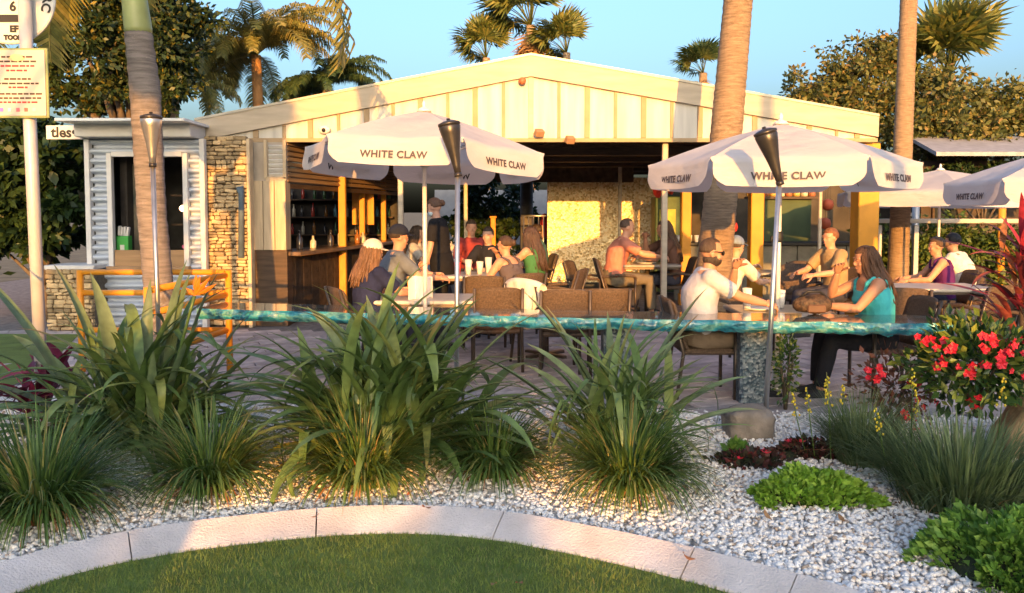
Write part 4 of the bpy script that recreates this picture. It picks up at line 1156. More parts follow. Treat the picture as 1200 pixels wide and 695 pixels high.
    for s in (-1, 1):
        if not glasses:
            ex.ell(hp(s * .031, .079, .006), (.013, .008, .008), HM, 8, 6, 1); ex.ell(hp(s * .031, .0865, .006), (.006, .003, .006), HM, 8, 6, 2)
            ex.ell(hp(s * .032, .087, .028), (.021, .005, .0045), HM, 8, 6, 4)
        fd = (wr[s] - el[s]).normalized()
        inw = Vector((-s * .6, .0, -.75))
        if abs(fd.dot(inw.normalized())) > .9: inw = Vector((0, -1, 0))
        hand_mesh(ex, wr[s], fd * .9 + Vector((-s * .12, .1, 0)), inw, 1 if True else -1, curl, 1.0, 5 if gloves else 0)
    ex.ell(hp(0, .086, -.064), (.024, .008, .0085), HM, 10, 6, 3)
    sk = skin(skin_c)
    me2 = ex.mesh('x', [sk])
    bm = bmesh.new(); bm.from_mesh(bme)
    for f in bm.faces: f.material_index = 0; f.smooth = True
    bm.from_mesh(me2); 
    bm.to_mesh(bme); bm.free(); bpy.data.meshes.remove(me2)
    bme.materials.clear()
    for m in (sk, eye_w, eye_d, lip_m, hairmat(hair_c), cloth(gloves) if gloves else sk): bme.materials.append(m)
    bme.name = 'body'; link('body', bme, root)
    # ---- clothes
    if sleeve == 'tank':
        mb = MB(); torso(mb, .014, hem=-.11, t1=.44)
        for s in (-1, 1):
            mb.tube([S(.40) + X * s * .10 + fw * .115, S(.50) + X * s * .115 + fw * .07, S(.535) + X * s * .11, S(.48) + X * s * .10 - fw * .10, S(.38) + X * s * .09 - fw * .11], .022, 8)
        cm = remesh(mb, .013, 4)
    else:
        mb = MB(); torso(mb, .016, hem=-.11, t1=.50)
        mb.rings([(S(.47), X * .15, fw * .10), (S(.525), X * .095, fw * .083), (S(.55), X * .075, fw * .075)], 16)
        for s in (-1, 1):
            mb.ell(sh[s] - X * s * .015, (.082, .078, .078), None, 10, 8)
            if sleeve == 'short': mb.tube([sh[s] - X * s * .02, sh[s].lerp(el[s], .4), sh[s].lerp(el[s], .78)], [.078, .074, .072], 12)
            else: mb.tube([sh[s] - X * s * .02, sh[s].lerp(el[s], .5), el[s], el[s].lerp(wr[s], .5), el[s].lerp(wr[s], .93)], [.076, .070, .060, .056, .044], 12)
        cm = remesh(mb, .013, 3)
    for p in cm.polygons: p.use_smooth = True
    cm.materials.clear(); cm.materials.append(cloth(shirt)); cm.name = 'shirt'; link('shirt', cm, root)
    mb = MB()
    mb.rings([(pel - sp * .12, X * .15 * g, fw * .12), (pel - sp * .04, X * .182 * g, fw * .142 * g), (pel + sp * .05, X * .178 * g, fw * .136 * g), (pel + sp * .10, X * .165 * g, fw * .125 * g)], 16)
    for s in (-1, 1):
        if shorts: mb.tube(lerp_list([hip[s], hip[s].lerp(kn[s], .92)], 3), [.108 * g, .102, .098, .094], 12)
        else: mb.tube(lerp_list([hip[s], kn[s], an[s] + Vector((0, 0, .03))], 3), [.104 * g, .098, .086, .076, .072, .066, .058], 12)
    tm = remesh(mb, .015, 3)
    for p in tm.polygons: p.use_smooth = True
    tm.materials.clear(); tm.materials.append(cloth(trousers)); tm.name = 'trousers'; link('shorts' if shorts else 'trousers', tm, root)
    for s in (-1, 1):
        mb = MB(); ad = Vector((an[s].x * .15, 1, 0)).normalized(); sd = Vector((ad.y, -ad.x, 0)); b0 = Vector((an[s].x, an[s].y, 0))
        mb.rings([(b0 - ad * .075 + Z * .045, sd * .028, Z * .038), (b0 - ad * .05 + Z * .05, sd * .040, Z * .048), (b0 + Z * .052, sd * .042, Z * .052), (b0 + ad * .07 + Z * .042, sd * .046, Z * .04), (b0 + ad * .15 + Z * .032, sd * .047, Z * .030), (b0 + ad * .19 + Z * .025, sd * .030, Z * .022)], 12)
        put('shoe', mb, cloth(shoes), root)
    # ---- hair
    hm = hairmat(hair_c)
    if hair != 'none':
        def hf(d):
            if hair == 'crop': lim = .012
            else: lim = .02
            face_ = d.y > .30 and d.z < (.60 if hair == 'crop' else .34)
            low = d.z < -.45
            if face_ or low or (d.y > .05 and d.z < -.05): return .86
            return 1 + lim * 4 * (.8 + .2 * math.sin(9 * d.x + 7 * d.z)) * (.5 if hair == 'crop' else 1.1)
        mb = MB(); mb.ell(hp(0, -.010, .028), (HX + .005, HY + .004, HZ - .018), HM, 28, 20, 0, hf)
        put('hair', mb, hm, root)
        if hair in ('long', 'bun', 'shoulder'):
            mb = MB()
            if hair == 'bun':
                mb.ell(hp(0, -.115, .03), (.045, .04, .045), HM, 12, 8)
            else:
                ln = hair_len if hair == 'long' else .22
                for k in range(170):
                    ph = rnd.uniform(-2.25, 2.25)
                    r0 = .84 + .2 * rnd.random()
                    st = hp(math.sin(ph) * .05, -.02 - math.cos(ph) * .055, .115)
                    m1 = hp(math.sin(ph) * .088 * r0, -.015 - math.cos(ph) * .108 * r0, .035)
                    m2 = hp(math.sin(ph) * .096 * r0, -.025 - math.cos(ph) * .115 * r0, -.06)
                    L_ = ln * rnd.uniform(.75, 1.05)
                    m3 = m2 + Vector((math.sin(ph) * .025 + rnd.gauss(0, .01), 0, 0)) - sp * L_ * .5 - fw * (.025 + .03 * max(0, math.cos(ph))) 
                    m4 = m3 + Vector((rnd.gauss(0, .02), rnd.gauss(0, .012), 0)) - sp * L_ * .5 - fw * .012
                    P4 = [st, m1, m2, m3, m4]; pts = []
                    for a in range(4):
                        for q in range(3): pts.append(P4[a].lerp(P4[a + 1], q / 3))
                    pts.append(m4); wv = rnd.random() * 6
                    pts = [p + X * .007 * math.sin(wv + i * 1.1) for i, p in enumerate(pts)]
                    n_ = len(pts); mb.tube(pts, [.0085 + .0035 * math.sin(PI * i / n_) - .006 * (i / n_) ** 4 for i in range(n_)], 4)
            put('hair_length' if hair != 'bun' else 'hair_bun', mb, hm, root)
    if beard:
        mb = MB(); mb.ell(hp(0, .014, -.056), (.066, .083, .070), HM, 20, 14, 0, lambda d: 1.0 if d.z < .1 or (d.y < .45 and d.z < .75) else .8)
        put('beard', mb, hairmat(hair_c), root)
    if cap:
        mb = MB(); mb.ell(hp(0, -.008, .045), (HX + .018, HY + .016, HZ - .012), HM, 20, 12, 0, lambda d: 1 if d.z > -.1 else .82)
        put('cap', mb, cloth(cap), root)
        mb = MB(); vs, fs = [], []
        for i in range(13):
            a = R(-62 + 124 * i / 12)
            for q, dz in ((0.0, 0), (.075, -.02), (.075, -.026), (0.0, -.008)):
                vs.append(hp(math.sin(a) * (.084 + .2 * q), math.cos(a) * .096 + q * math.cos(a) ** .5 - .004, .05 + dz))
        for i in range(12):
            for j in range(4): fs.append((i * 4 + j, i * 4 + (j + 1) % 4, (i + 1) * 4 + (j + 1) % 4, (i + 1) * 4 + j))
        mb.add(vs, fs, 0, True); put('cap_brim', mb, cloth(cap), root)
    if glasses:
        mb = MB()
        for s in (-1, 1):
            mb.ell(hp(s * .035, .092, .005), (.031, .010, .021), HM, 14, 8); mb.tube([hp(s * .063, .086, .012), hp(s * .080, .02, .012), hp(s * .079, -.02, .004)], .005, 6)
        mb.tube([hp(-.01, .100, .012), hp(.01, .100, .012)], .005, 6); put('sunglasses', mb, black_m, root)
    if mask:
        mb = MB(); mb.ell(hp(0, .048, -.058), (.058, .062, .046), HM, 14, 10); put('face_mask', mb, cloth((.55, .68, .74)), root)
    if apron:
        mb = MB(); mb.rings([(S(-.32), X * .20, fw * .15), (S(-.05), X * .20, fw * .155), (S(.10), X * .176, fw * .14)], 18); put('apron', mb, cloth(apron), root)
    return root

HS = lambda a, c: {-1: a, 1: c}
# the couple nearest to us
person('man with cropped hair, beard and dark sunglasses in a white t-shirt, hand at his mouth', (px_x(826, 7.15), 7.15, 0), -90, lean=.16, girth=1.2, scale=1.05,
       hands=HS((.0, .26, 1.10), (.10, .50, .80)), elbow={-1: (-.5, .3, -.8), 1: (.5, -.3, -.8)}, shirt=(.47, .45, .48), shorts=True, trousers=(.20, .15, .11), hair='crop', hair_c=(.055, .035, .025), beard=True, glasses=True, voxel=.010, skin_c=(.46, .24, .15), shoes=(.03, .03, .035), nod=.05)
person('woman with long brown hair in a turquoise tank top, chin on her hand', (px_x(1024, 7.1), 7.1, 0), 90, lean=.20, girth=1.12, bust=.05, scale=1.0,
       hands=HS((-.10, .46, .83), (.07, .29, 1.11)), elbow={-1: (-.6, -.2, -.7), 1: (.4, .7, -.8)}, shirt=(.06, .42, .46), sleeve='tank', trousers=(.02, .02, .025), hair='long', hair_c=(.085, .042, .025), voxel=.010, skin_c=(.42, .21, .13), nod=.02, hair_len=.36)
# couple in caps at the left
person('woman in a white cap and navy top with long brown hair', (px_x(436, 8.3), 8.25, 0), -48, lean=.12, bust=.03, hands=HS((-.08, .42, .82), (.14, .44, .80)), shirt=(.02, .025, .07), sleeve='short', hair='long', hair_c=(.16, .085, .05), cap=(.70, .62, .54), turn=R(-15), hair_len=.30, skin_c=(.55, .30, .21))
person('man in a dark cap and grey-blue shirt beside the woman in the white cap', (px_x(462, 9.2), 9.3, 0), -70, lean=.14, girth=1.15, scale=1.10, shirt=(.14, .16, .20), hair='short', cap=(.02, .025, .045), hands=HS((-.12, .45, .82), (.15, .45, .80)), skin_c=(.52, .28, .19))
# waitress
person('waitress in black with face mask and blue gloves, standing at a table', (px_x(517, 10.9), 10.95, 0), 78, pose='stand', lean=.10, scale=1.06, shirt=(.015, .015, .018), trousers=(.012, .012, .014), hair='bun', hair_c=(.12, .06, .035), mask=True, gloves=(.04, .07, .35), hands=HS((-.22, .16, .78), (.2, .28, .90)), nod=.25, apron=(.012, .012, .015), skin_c=(.55, .30, .20))
# group behind the waitress's table
person('girl in a dark tank top with tied hair, left of the white jacket', (px_x(598, 10.0), 10.15, 0), 50, lean=.22, shirt=(.10, .08, .09), sleeve='tank', hair='bun', hair_c=(.09, .05, .03), hands=HS((-.15, .38, .80), (.05, .28, 1.12)), skin_c=(.56, .28, .18), turn=R(15))
person('woman in an orange and green top beyond the girl in the tank top', (px_x(622, 11.4), 11.5, 0), 60, lean=.1, shirt=(.05, .16, .06), sleeve='tank', hair='long', hair_c=(.07, .04, .03), scale=1.06, skin_c=(.55, .28, .17))
person('man in black facing us across the waitress\'s table', (px_x(572, 12.0), 12.1, 0), 160, lean=.1, shirt=(.02, .02, .025), hair='short', scale=1.05, skin_c=(.48, .27, .18))
person('person in a dark red shirt at the table behind the waitress', (px_x(552, 13.2), 13.3, 0), 190, lean=.08, shirt=(.25, .04, .04), sleeve='long', hair='short', scale=1.12, skin_c=(.5, .26, .17))
person('figure in a red shirt standing on the deck behind the thin balustrade', (px_x(646, 18.4), 18.45, .25), 175, pose='stand', lean=.0, shirt=(.35, .03, .03), trousers=(.04, .04, .06), hair='short', scale=.92)
# before the mosaic wall
person('man in a salmon t-shirt leaning on his table before the mosaic wall', (px_x(725, 12.0), 12.1, .06), -90, lean=.28, girth=1.15, scale=1.12, shirt=(.55, .20, .13), trousers=(.16, .13, .09), hair='crop', hair_c=(.10, .06, .04), hands=HS((-.12, .56, .84), (.14, .56, .82)), skin_c=(.60, .30, .18))
person('woman with long dark hair facing the man in salmon, beside the cream post', (px_x(783, 12.3), 12.4, .06), 90, lean=.16, scale=1.08, shirt=(.12, .06, .04), hair='long', hair_c=(.10, .05, .025), hands=HS((-.10, .42, .83), (.06, .30, 1.10)), elbow={1: (.4, .6, -.8)}, skin_c=(.5, .25, .15))
# at the right
person('woman in a purple sleeveless top under the shaded umbrella', (px_x(1104, 10.3), 10.35, 0), 75, lean=.15, shirt=(.10, .02, .12), sleeve='tank', hair='bun', hair_c=(.12, .07, .04), skin_c=(.60, .30, .19), scale=.98)
person('man with black hair in a white shirt turning his back, far right', (px_x(1130, 10.8), 10.85, 0), 40, lean=.28, girth=1.12, shirt=(.72, .66, .58), hair='short', hair_c=(.012, .011, .012), skin_c=(.42, .24, .16), scale=1.02)
person('person in a sandy shirt by the big yellow column, behind the woman in turquoise', (px_x(978, 10.6), 10.7, 0), 110, lean=.12, shirt=(.35, .24, .12), hair='short', hair_c=(.20, .08, .03), skin_c=(.60, .30, .18), scale=1.06)
chair('chair of the person in the sandy shirt', px_x(981, 10.7), 10.8, 110)
person('person in a cream sleeve behind the man in sunglasses, half hidden', (px_x(860, 9.6), 9.7, 0), -60, lean=.2, shirt=(.66, .60, .50), sleeve='short', trousers=(.02, .02, .025), hair='short', hair_c=(.10, .07, .05), cap=(.20, .26, .36), hands=HS((-.16, .48, .95), (.16, .46, .80)), skin_c=(.58, .33, .22))

table('far table deep in the pavilion before the deck', px_x(600, 14.4), 14.6, 1.0, .7, .76)
chair('far chair at the left of the deep table', px_x(580, 14.2), 14.4, -80)
chair('far chair at the right of the deep table', px_x(628, 14.2), 14.4, 100)
chair('chair turned sideways behind the white jacket', px_x(655, 10.6), 10.8, 70)
person('dark-haired person in a teal shirt at the deep far table', (px_x(630, 14.5), 14.7, 0), 100, lean=.12, shirt=(.05, .12, .13), hair='short', skin_c=(.48, .26, .17), scale=1.05)
person('long-haired person in a white top beyond the man in the dark cap', (px_x(488, 13.0), 13.1, 0), -100, lean=.1, shirt=(.40, .36, .32), hair='long', hair_c=(.05, .03, .02), skin_c=(.48, .26, .17), scale=1.05)
chair('chair of the person in the white top near the bar', px_x(486, 13.0), 13.1, -100)
# ================================================================== BED PLANTS
def leaf_mesh(L, W, bend, fold=.25, stalk=.12, n=10, tipdroop=0., twist=0., shape=1.0):
    """strap or lance leaf rising along +Z and arching towards +Y, with a folded midrib"""
    mb = MB(); vs, fs = [], []; p = Vector((0, 0, 0)); a = 0.0
    for i in range(n + 1):
        t = i / n
        if t < stalk: w = W * .16 + W * .1 * (t / stalk)
        else:
            s = (t - stalk) / (1 - stalk)
            w = W * max(.30 * (1 - s), max(0., math.sin(PI * s ** .85)) ** .8, .012)
        tw = twist * t
        d = Vector((0, math.sin(a), math.cos(a))); nrm = Vector((0, math.cos(a), -math.sin(a))); sx = Vector((math.cos(tw), math.sin(tw) * .6, 0)).normalized()
        vs += [p - sx * w / 2 + nrm * fold * w * -.5, p, p + sx * w / 2 + nrm * fold * w * -.5]
        p = p + d * (L / n); a += bend / n * (.35 + 1.3 * t) + tipdroop * (t ** 4) / n * 4
    for i in range(n):
        b_ = 3 * i; fs += [(b_, b_ + 1, b_ + 4, b_ + 3), (b_ + 1, b_ + 2, b_ + 5, b_ + 4)]
    mb.add(vs, fs, 0, True); return mb
grn_big = leafmat('big_leaf', tip=(.72, .98), stops=[(0, (0.074, 0.128, 0.034)), (.45, (0.128, 0.203, 0.057)), (.8, (0.189, 0.257, 0.081)), (1, (0.270, 0.297, 0.081))], rough=.38, trans=.22)
grey_leaf = leafmat('grey_green_leaf', tip=(.8, 1.0), stops=[(0, (.11, .155, .075)), (.5, (.16, .215, .105)), (1, (.22, .27, .13))], rough=.4, trans=.2)
yel_leaf = leafmat('yellowing_leaf', [(0, (.30, .26, .03)), (1, (.38, .24, .03))], .45, .25)
lir_leaf = leafmat('tuft_leaf', tip=(.42, .70), stops=[(0, (0.051, 0.099, 0.022)), (.5, (0.099, 0.176, 0.042)), (.85, (0.176, 0.264, 0.064)), (.94, (0.320, 0.320, 0.096)), (1, (0.544, 0.368, 0.144))], rough=.42, trans=.25)
dry_leaf = leafmat('dry_leaf', [(0, (.28, .15, .07)), (.5, (.40, .22, .10)), (1, (.42, .12, .05))], .7, .2)
leafset = {}
def kink(mb, t0, k):
    n_ = len(mb.v) // 3; i0 = int(n_ * t0); o_ = Vector(mb.v[3 * i0 + 1]); M = Matrix.Rotation(-k, 3, 'X')
    for i in range(3 * i0, len(mb.v)): mb.v[i] = tuple(o_ + M @ (Vector(mb.v[i]) - o_))
    return mb
def leaf_variants(key, L, W, mats_, k=9, fold=.3, stalk=.12, bends=(.3, 1.5), drop=.4):
    ms = []
    for i in range(k):
        b = bends[0] + (bends[1] - bends[0]) * i / (k - 1)
        lm = leaf_mesh(L * rnd.uniform(.9, 1.1), W * rnd.uniform(.9, 1.1), b, fold, stalk, 12, drop * rnd.random(), rnd.uniform(-.7, .7))
        if i == k - 2 and key in ('strap', 'narrow'): kink(lm, rnd.uniform(.5, .68), rnd.uniform(.7, 1.3))
        ms.append(lm.mesh('leaf', mats_))
    leafset[key] = ms; return ms
leaf_variants('broad', 1.0, .120, grey_leaf, bends=(.3, 1.6), stalk=.22, fold=.35)
leaf_variants('strap', 1.0, .080, grn_big, bends=(.7, 2.3), stalk=.06)
leaf_variants('narrow', 1.0, .050, grn_big, bends=(.5, 1.9), stalk=.06)
leaf_variants('cord', 1.0, .13, leafmat('burgundy_leaf', [(0, (.05, .008, .018)), (.5, (.14, .012, .035)), (.85, (.30, .02, .07)), (1, (.40, .06, .10))], .4, .25), bends=(.3, 1.5), stalk=.15)
leaf_variants('cord_red', 1.0, .12, leafmat('red_leaf', [(0, (.05, .02, .02)), (.35, (.16, .025, .03)), (.7, (.42, .03, .05)), (1, (.40, .16, .06))], .4, .3), bends=(.2, 1.3), stalk=.15)
leaf_variants('yellow', 1.0, .085, yel_leaf, bends=(1.0, 2.0), stalk=.06)
def leaf_on(root, key, az, elev, ln, wd=1.0, off=(0, 0, 0), var=None, nm='leaf', **kw):
    """az: bearing the leaf leans to (deg, 0 = +X, 90 = away); elev: angle from upright (deg)"""
    m = leafset[key][var if var is not None else rnd.randrange(len(leafset[key]))]
    return link(nm, m, root, off, (-R(elev), 0, R(az - 90)), (ln * wd, ln, ln), **kw)
def clump(label, base, cat='plant', name='strap_leaf_plant'):
    return thing(name, label, cat, (base.x, base.y, -.01))

# big left clump
B1 = Vector((px_x(158, 5.45), 5.45, 0))
c1 = clump('tall clump with broad grey-green upright leaves and an orange flower, left in the bed', B1, 'plant', 'bird_of_paradise')
for az, el, ln, var, ox, oy in ((182, 27, 1.52, 0, -.15, 0), (165, 38, 1.25, 1, -.2, .05), (178, 52, 1.15, 2, -.18, 0), (150, 10, 1.20, 0, -.12, .05), (100, 5, 1.12, 0, .0, .1), (70, 8, 1.18, 0, .12, .05), (20, 9, 1.22, 0, .22, .0), (30, 16, 1.1, 1, .3, .05),
        (195, 60, 1.2, 2, -.2, -.05), (180, 70, 1.15, 2, -.25, .0), (200, 12, 1.0, 0, -.1, -.05), (350, 14, .95, 0, .2, -.1), (240, 12, .8, 1, -.05, -.12), (10, 30, 1.0, 1, .25, 0), (172, 14, 1.3, 0, -.2, .1), (60, 4, 1.25, 0, .05, .15), (300, 10, .75, 0, .1, -.12), (120, 20, 1.0, 1, -.1, .2)):
    leaf_on(c1, 'broad', az, el, ln, rnd.uniform(.7, .95), (ox + rnd.gauss(0, .04), oy, 0), var)
for k in range(220):
    az = rnd.uniform(0, 360); el = rnd.uniform(5, 66)
    leaf_on(c1, 'strap', az, el, rnd.uniform(.6, 1.15), rnd.uniform(.6, 1.2), (rnd.gauss(0, .22), rnd.gauss(0, .1), rnd.choice((0, 0, .15, .35, .5)) * rnd.random()))
for k in range(26):
    az = rnd.choice((rnd.uniform(-35, 25), rnd.uniform(-35, 25), rnd.uniform(160, 215)))
    leaf_on(c1, 'strap', az, rnd.uniform(38, 70), rnd.uniform(.9, 1.3), rnd.uniform(.8, 1.15), (rnd.gauss(0, .1), rnd.gauss(0, .06), .03), rnd.choice((2, 3, 4)))
flo = mat('flower_orange', (.75, .20, .015), .45, .15, 10)
p = at(228, 345, 5.35) - Vector((B1.x, B1.y, 0)); mb = MB()
mb.tube([(.1, 0, .1), (.25, -.05, .5), p + Vector((-.03, 0, -.1)), p], [.012, .012, .010, .012], 7); st = put('flower_stalk', mb, grn_big, c1)
mb = MB()
for a, e, ln in ((0, 40, .17), (25, 62, .16), (-20, 20, .15), (10, 5, .16), (150, 60, .1)):
    d = Vector((math.sin(R(e)) * math.cos(R(a)), math.sin(R(e)) * math.sin(R(a)), math.cos(R(e))))
    s_ = d.cross(Vector((0, 1, 0))).normalized()
    mb.add([p, p + d * ln * .5 + s_ * .018, p + d * ln, p + d * ln * .5 - s_ * .018, p + d * ln * .5 + Vector((0, -.02, 0))], [(0, 1, 4), (1, 2, 4), (2, 3, 4), (3, 0, 4)])
put('flower', mb, flo, st)

B2 = Vector((px_x(452, 5.15), 5.2, 0))
c2 = clump('wide clump of arching strap leaves in the bed, left of the mid torch', B2)
for k in range(245):
    az = rnd.uniform(0, 360); el = 3 + 60 * rnd.random() ** 1.4
    leaf_on(c2, 'strap', az, el, rnd.uniform(.75, 1.2), rnd.uniform(.6, 1.15), (rnd.gauss(0, .17), rnd.gauss(0, .1), rnd.choice((0, 0, .15, .3, .45)) * rnd.random()))
for k in range(30):
    az = rnd.choice((rnd.uniform(-30, 20), rnd.uniform(160, 210)))
    leaf_on(c2, 'strap', az, rnd.uniform(36, 66), rnd.uniform(1.0, 1.3), rnd.uniform(.8, 1.2), (rnd.gauss(0, .1), rnd.gauss(0, .06), .05), rnd.choice((1, 2, 3)))
for az, el, ln in ((158, 24, 1.25), (148, 30, 1.15), (20, 24, 1.15), (70, 12, 1.15), (120, 12, 1.2)):
    leaf_on(c2, 'broad', az, el, ln, .6, (rnd.gauss(0, .1), .05, .05), rnd.choice((0, 1)))
for az, el, ln in ((196, 55, .95), (200, 62, .8), (186, 48, .9), (5, 58, .9)):
    leaf_on(c2, 'yellow', az, el, ln, 1.0, (-.08, -.1, 0), label='yellowing leaf')
B3 = Vector((px_x(728, 5.25), 5.3, 0))
c3 = clump('clump of slim upright grey-green leaves right of centre in the bed', B3)
for k in range(140):
    az = rnd.uniform(0, 360); el = rnd.uniform(3, 58)
    leaf_on(c3, 'narrow', az, el, rnd.uniform(.65, 1.05), rnd.uniform(.6, 1.3), (rnd.gauss(0, .13), rnd.gauss(0, .09), rnd.choice((0, 0, .1, .25)) * rnd.random()))
for az, el, ln in ((5, 22, 1.22), (20, 30, 1.1), (0, 36, 1.05), (160, 28, 1.25), (175, 34, 1.15), (165, 40, 1.0), (150, 20, 1.05), (90, 6, 1.05), (185, 46, 1.1), (10, 46, 1.05), (-10, 54, .95)):
    leaf_on(c3, 'broad', az, el, ln, .55, (rnd.gauss(0, .08), .05, .0), rnd.choice((0, 1, 2)))

# grassy tufts: dense fountains of thin blades
def blades(mb, n, L, spread, W=.009, seg=5, r0=.07, up=.0, droop=1.5, mi=0):
    for k in range(n):
        az = rnd.random() * 2 * PI; el = min(1.5, 1.25 * rnd.random() ** .65 * spread) ; ln = L * rnd.uniform(.6, 1.12)
        rad = r0 * math.sqrt(rnd.random()); h = Vector((math.cos(az), math.sin(az), 0)); sd = Vector((-h.y, h.x, 0))
        p = h * rad + sd * rnd.gauss(0, .02); a = el * .5; w = W * rnd.uniform(.7, 1.25); vs = []
        dr = droop * rnd.uniform(.5, 1.3) * (.4 + el)
        for i in range(seg + 1):
            t = i / seg; ww = w * (1 - t ** 3) + .0006
            vs += [p - sd * ww / 2, p + sd * ww / 2]
            d = h * math.sin(a) + Vector((0, 0, math.cos(a))); p = p + d * ln / seg; a += dr / seg
            if p.z < .012: p.z = .012
        mb.add(vs, [(2 * i, 2 * i + 1, 2 * i + 3, 2 * i + 2) for i in range(seg)], mi, True)
def tuft(label, px, py, n, L, spread=1.0, m=None, W=.010, r0=.08, name='grass_tuft', droop=1.5, dry=40):
    g_ = gnd(px, py); o = thing(name, label, 'plant', (g_.x, g_.y, -.005))
    mb = MB(); blades(mb, n, L, spread, W, 5, r0, droop=droop); put('blades', mb, m or lir_leaf, o, kind='stuff')
    if dry:
        mb = MB(); blades(mb, dry, L * .7, spread * 1.7, W, 5, r0, droop=droop * 1.3); put('dry_blades', mb, dry_leaf, o, kind='stuff')
    return o
tuft('dark grassy tuft at the left edge of the bed, cut by the frame', 48, 606, 1200, .66, 1.0, r0=.17)
tuft('dark grassy tuft under the orange-flowered clump', 245, 575, 1000, .58, 1.0, r0=.13)
tuft('dark grassy tuft at the foot of the wide strap-leaved clump', 425, 568, 1100, .62, 1.0, r0=.16)
tuft('dark rounded grassy tuft between the two middle clumps', 578, 556, 950, .52, 1.05, r0=.14)
tuft('dark rounded grassy tuft below the slim upright leaves', 737, 574, 1200, .60, 1.05, r0=.15)
fine = leafmat('fine_grey_leaf', [(0, (0.070, 0.109, 0.039)), (.5, (0.119, 0.168, 0.063)), (1, (0.210, 0.252, 0.105))], .5, .2)
ft_ = tuft('fine grey-green tuft with yellow flower spikes right of the boulder', 1008, 545, 900, .52, .85, fine, .006, .13, droop=.9, dry=20)
big = tuft('broad spiky grey-green mound at the right edge of the bed', 1125, 590, 1900, .50, 1.0, fine, .008, .34, droop=.8, dry=40)
yf = mat('yellow_flower', (.62, .46, .03), .5, .2, 20)
def spike(root, x, y, h, lean):
    mb = MB(); mb.tube([(x, y, .05), (x + lean * .6, y, h * .6), (x + lean, y, h)], [.004, .0035, .002], 5); s = put('flower_stem', mb, lir_leaf, root)
    mb = MB()
    for k in range(16):
        t = rnd.random(); a = rnd.random() * 6.28; z = h - .16 * t; r = .006 + .018 * t; xx = x + lean * (z / h)
        mb.ell((xx + r * math.cos(a), y + r * math.sin(a), z), (.007, .007, .009), None, 5, 4)
    put('flower_spike', mb, yf, s, kind='stuff')
for x, y, h, ln in ((-.28, .05, .50, -.06), (-.20, -.02, .56, -.03), (-.15, .08, .60, -.05), (-.32, .1, .46, -.1), (.24, -.05, .46, .1), (-.08, .1, .52, 0)):
    spike(ft_, x, y, h, ln)
for x, y, h, ln in ((-.16, .25, .72, .0), (.24, .1, .7, .05), (-.3, .2, .5, -.1)):
    spike(big, x, y, h, ln)

# leafy cushions
def cushion(label, px, py, rx, ry, h, n, m, ls=.03, name='ground_cover_plant', dots=None):
    g_ = gnd(px, py); o = thing(name, label, 'plant', (g_.x, g_.y, -.005)); mb = MB()
    for k in range(n):
        a = rnd.random() * 6.28; r = math.sqrt(rnd.random()); lump = 1 + .22 * math.sin(3 * a + px) + .14 * math.sin(7 * a) + .08 * math.sin(13 * a + 1)
        x, y = rx * r * math.cos(a) * lump, ry * r * math.sin(a) * lump
        z = h * (max(0, 1 - r * r) ** .55) * (.62 + .28 * rnd.random() + .30 * math.sin(x * 17 + px) * math.sin(y * 21)) * (1 if rnd.random() < .72 else rnd.uniform(.3, .9)) + .012
        q = ls * rnd.choice((.5, .8, 1.0, 1.4)); d = Vector((x * 1.5 + rnd.gauss(0, .22), y * 1.5 + rnd.gauss(0, .22), .12 + rnd.random() * .3)).normalized()
        sd = d.cross(Vector((rnd.gauss(0, 1), rnd.gauss(0, 1), .4))).normalized(); c = Vector((x, y, z))
        mb.add([c, c + d * q * .5 + sd * q * .28, c + d * q, c + d * q * .5 - sd * q * .28], [(0, 1, 2, 3)])
    put('leaves', mb, m, o, kind='stuff')
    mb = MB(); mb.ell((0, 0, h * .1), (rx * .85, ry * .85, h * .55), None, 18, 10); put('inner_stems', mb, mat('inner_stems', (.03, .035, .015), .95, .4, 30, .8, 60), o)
    if dots:
        for k in range(dots[0]):
            a = rnd.random() * 6.28; r = math.sqrt(rnd.random()) * .8; mb = MB()
            c = Vector((rx * r * math.cos(a), ry * r * math.sin(a), h * (1 - r * r) ** .5 + .02))
            for j in range(5):
                b_ = j * 1.257; d = Vector((math.cos(b_), math.sin(b_), .5)); s_ = Vector((-d.y, d.x, 0))
                mb.add([c, c + d * .02 + s_ * .012, c + d * .034, c + d * .02 - s_ * .012], [(0, 1, 2, 3)])
            put('flower', mb, dots[1], o)
    return o
lime = leafmat('lime_leaf', [(0, (0.130, 0.260, 0.026)), (.5, (0.221, 0.390, 0.039)), (1, (0.338, 0.494, 0.078))], .5, .3)
lime2 = leafmat('mid_lime_leaf', [(0, (0.084, 0.182, 0.028)), (.5, (0.140, 0.280, 0.042)), (1, (0.252, 0.392, 0.070))], .5, .3)
redf = mat('red_petal', (.62, .015, .03), .45, .2, 20)
darkred = leafmat('dark_red_leaf', [(0, (.02, .03, .012)), (.5, (.05, .03, .02)), (1, (.14, .03, .03))], .5, .2)
cushion('bright lime-green cushion plant on the white pebbles', 952, 586, .31, .20, .16, 4600, lime, .038)
cushion('mid-green cushion plant in the bottom right corner', 1188, 672, .34, .34, .24, 6500, lime2, .040)
cushion('low dark red-leaved ground cover left of the lime cushion', 880, 546, .22, .13, .08, 500, darkred, .045, dots=(3, redf))
cushion('low dark red-leaved ground cover behind the lime cushion', 958, 536, .34, .12, .10, 800, darkred, .045, dots=(6, redf))
cushion('small green seedling in front of the boulder', 862, 535, .07, .05, .1, 120, lime2, .05)
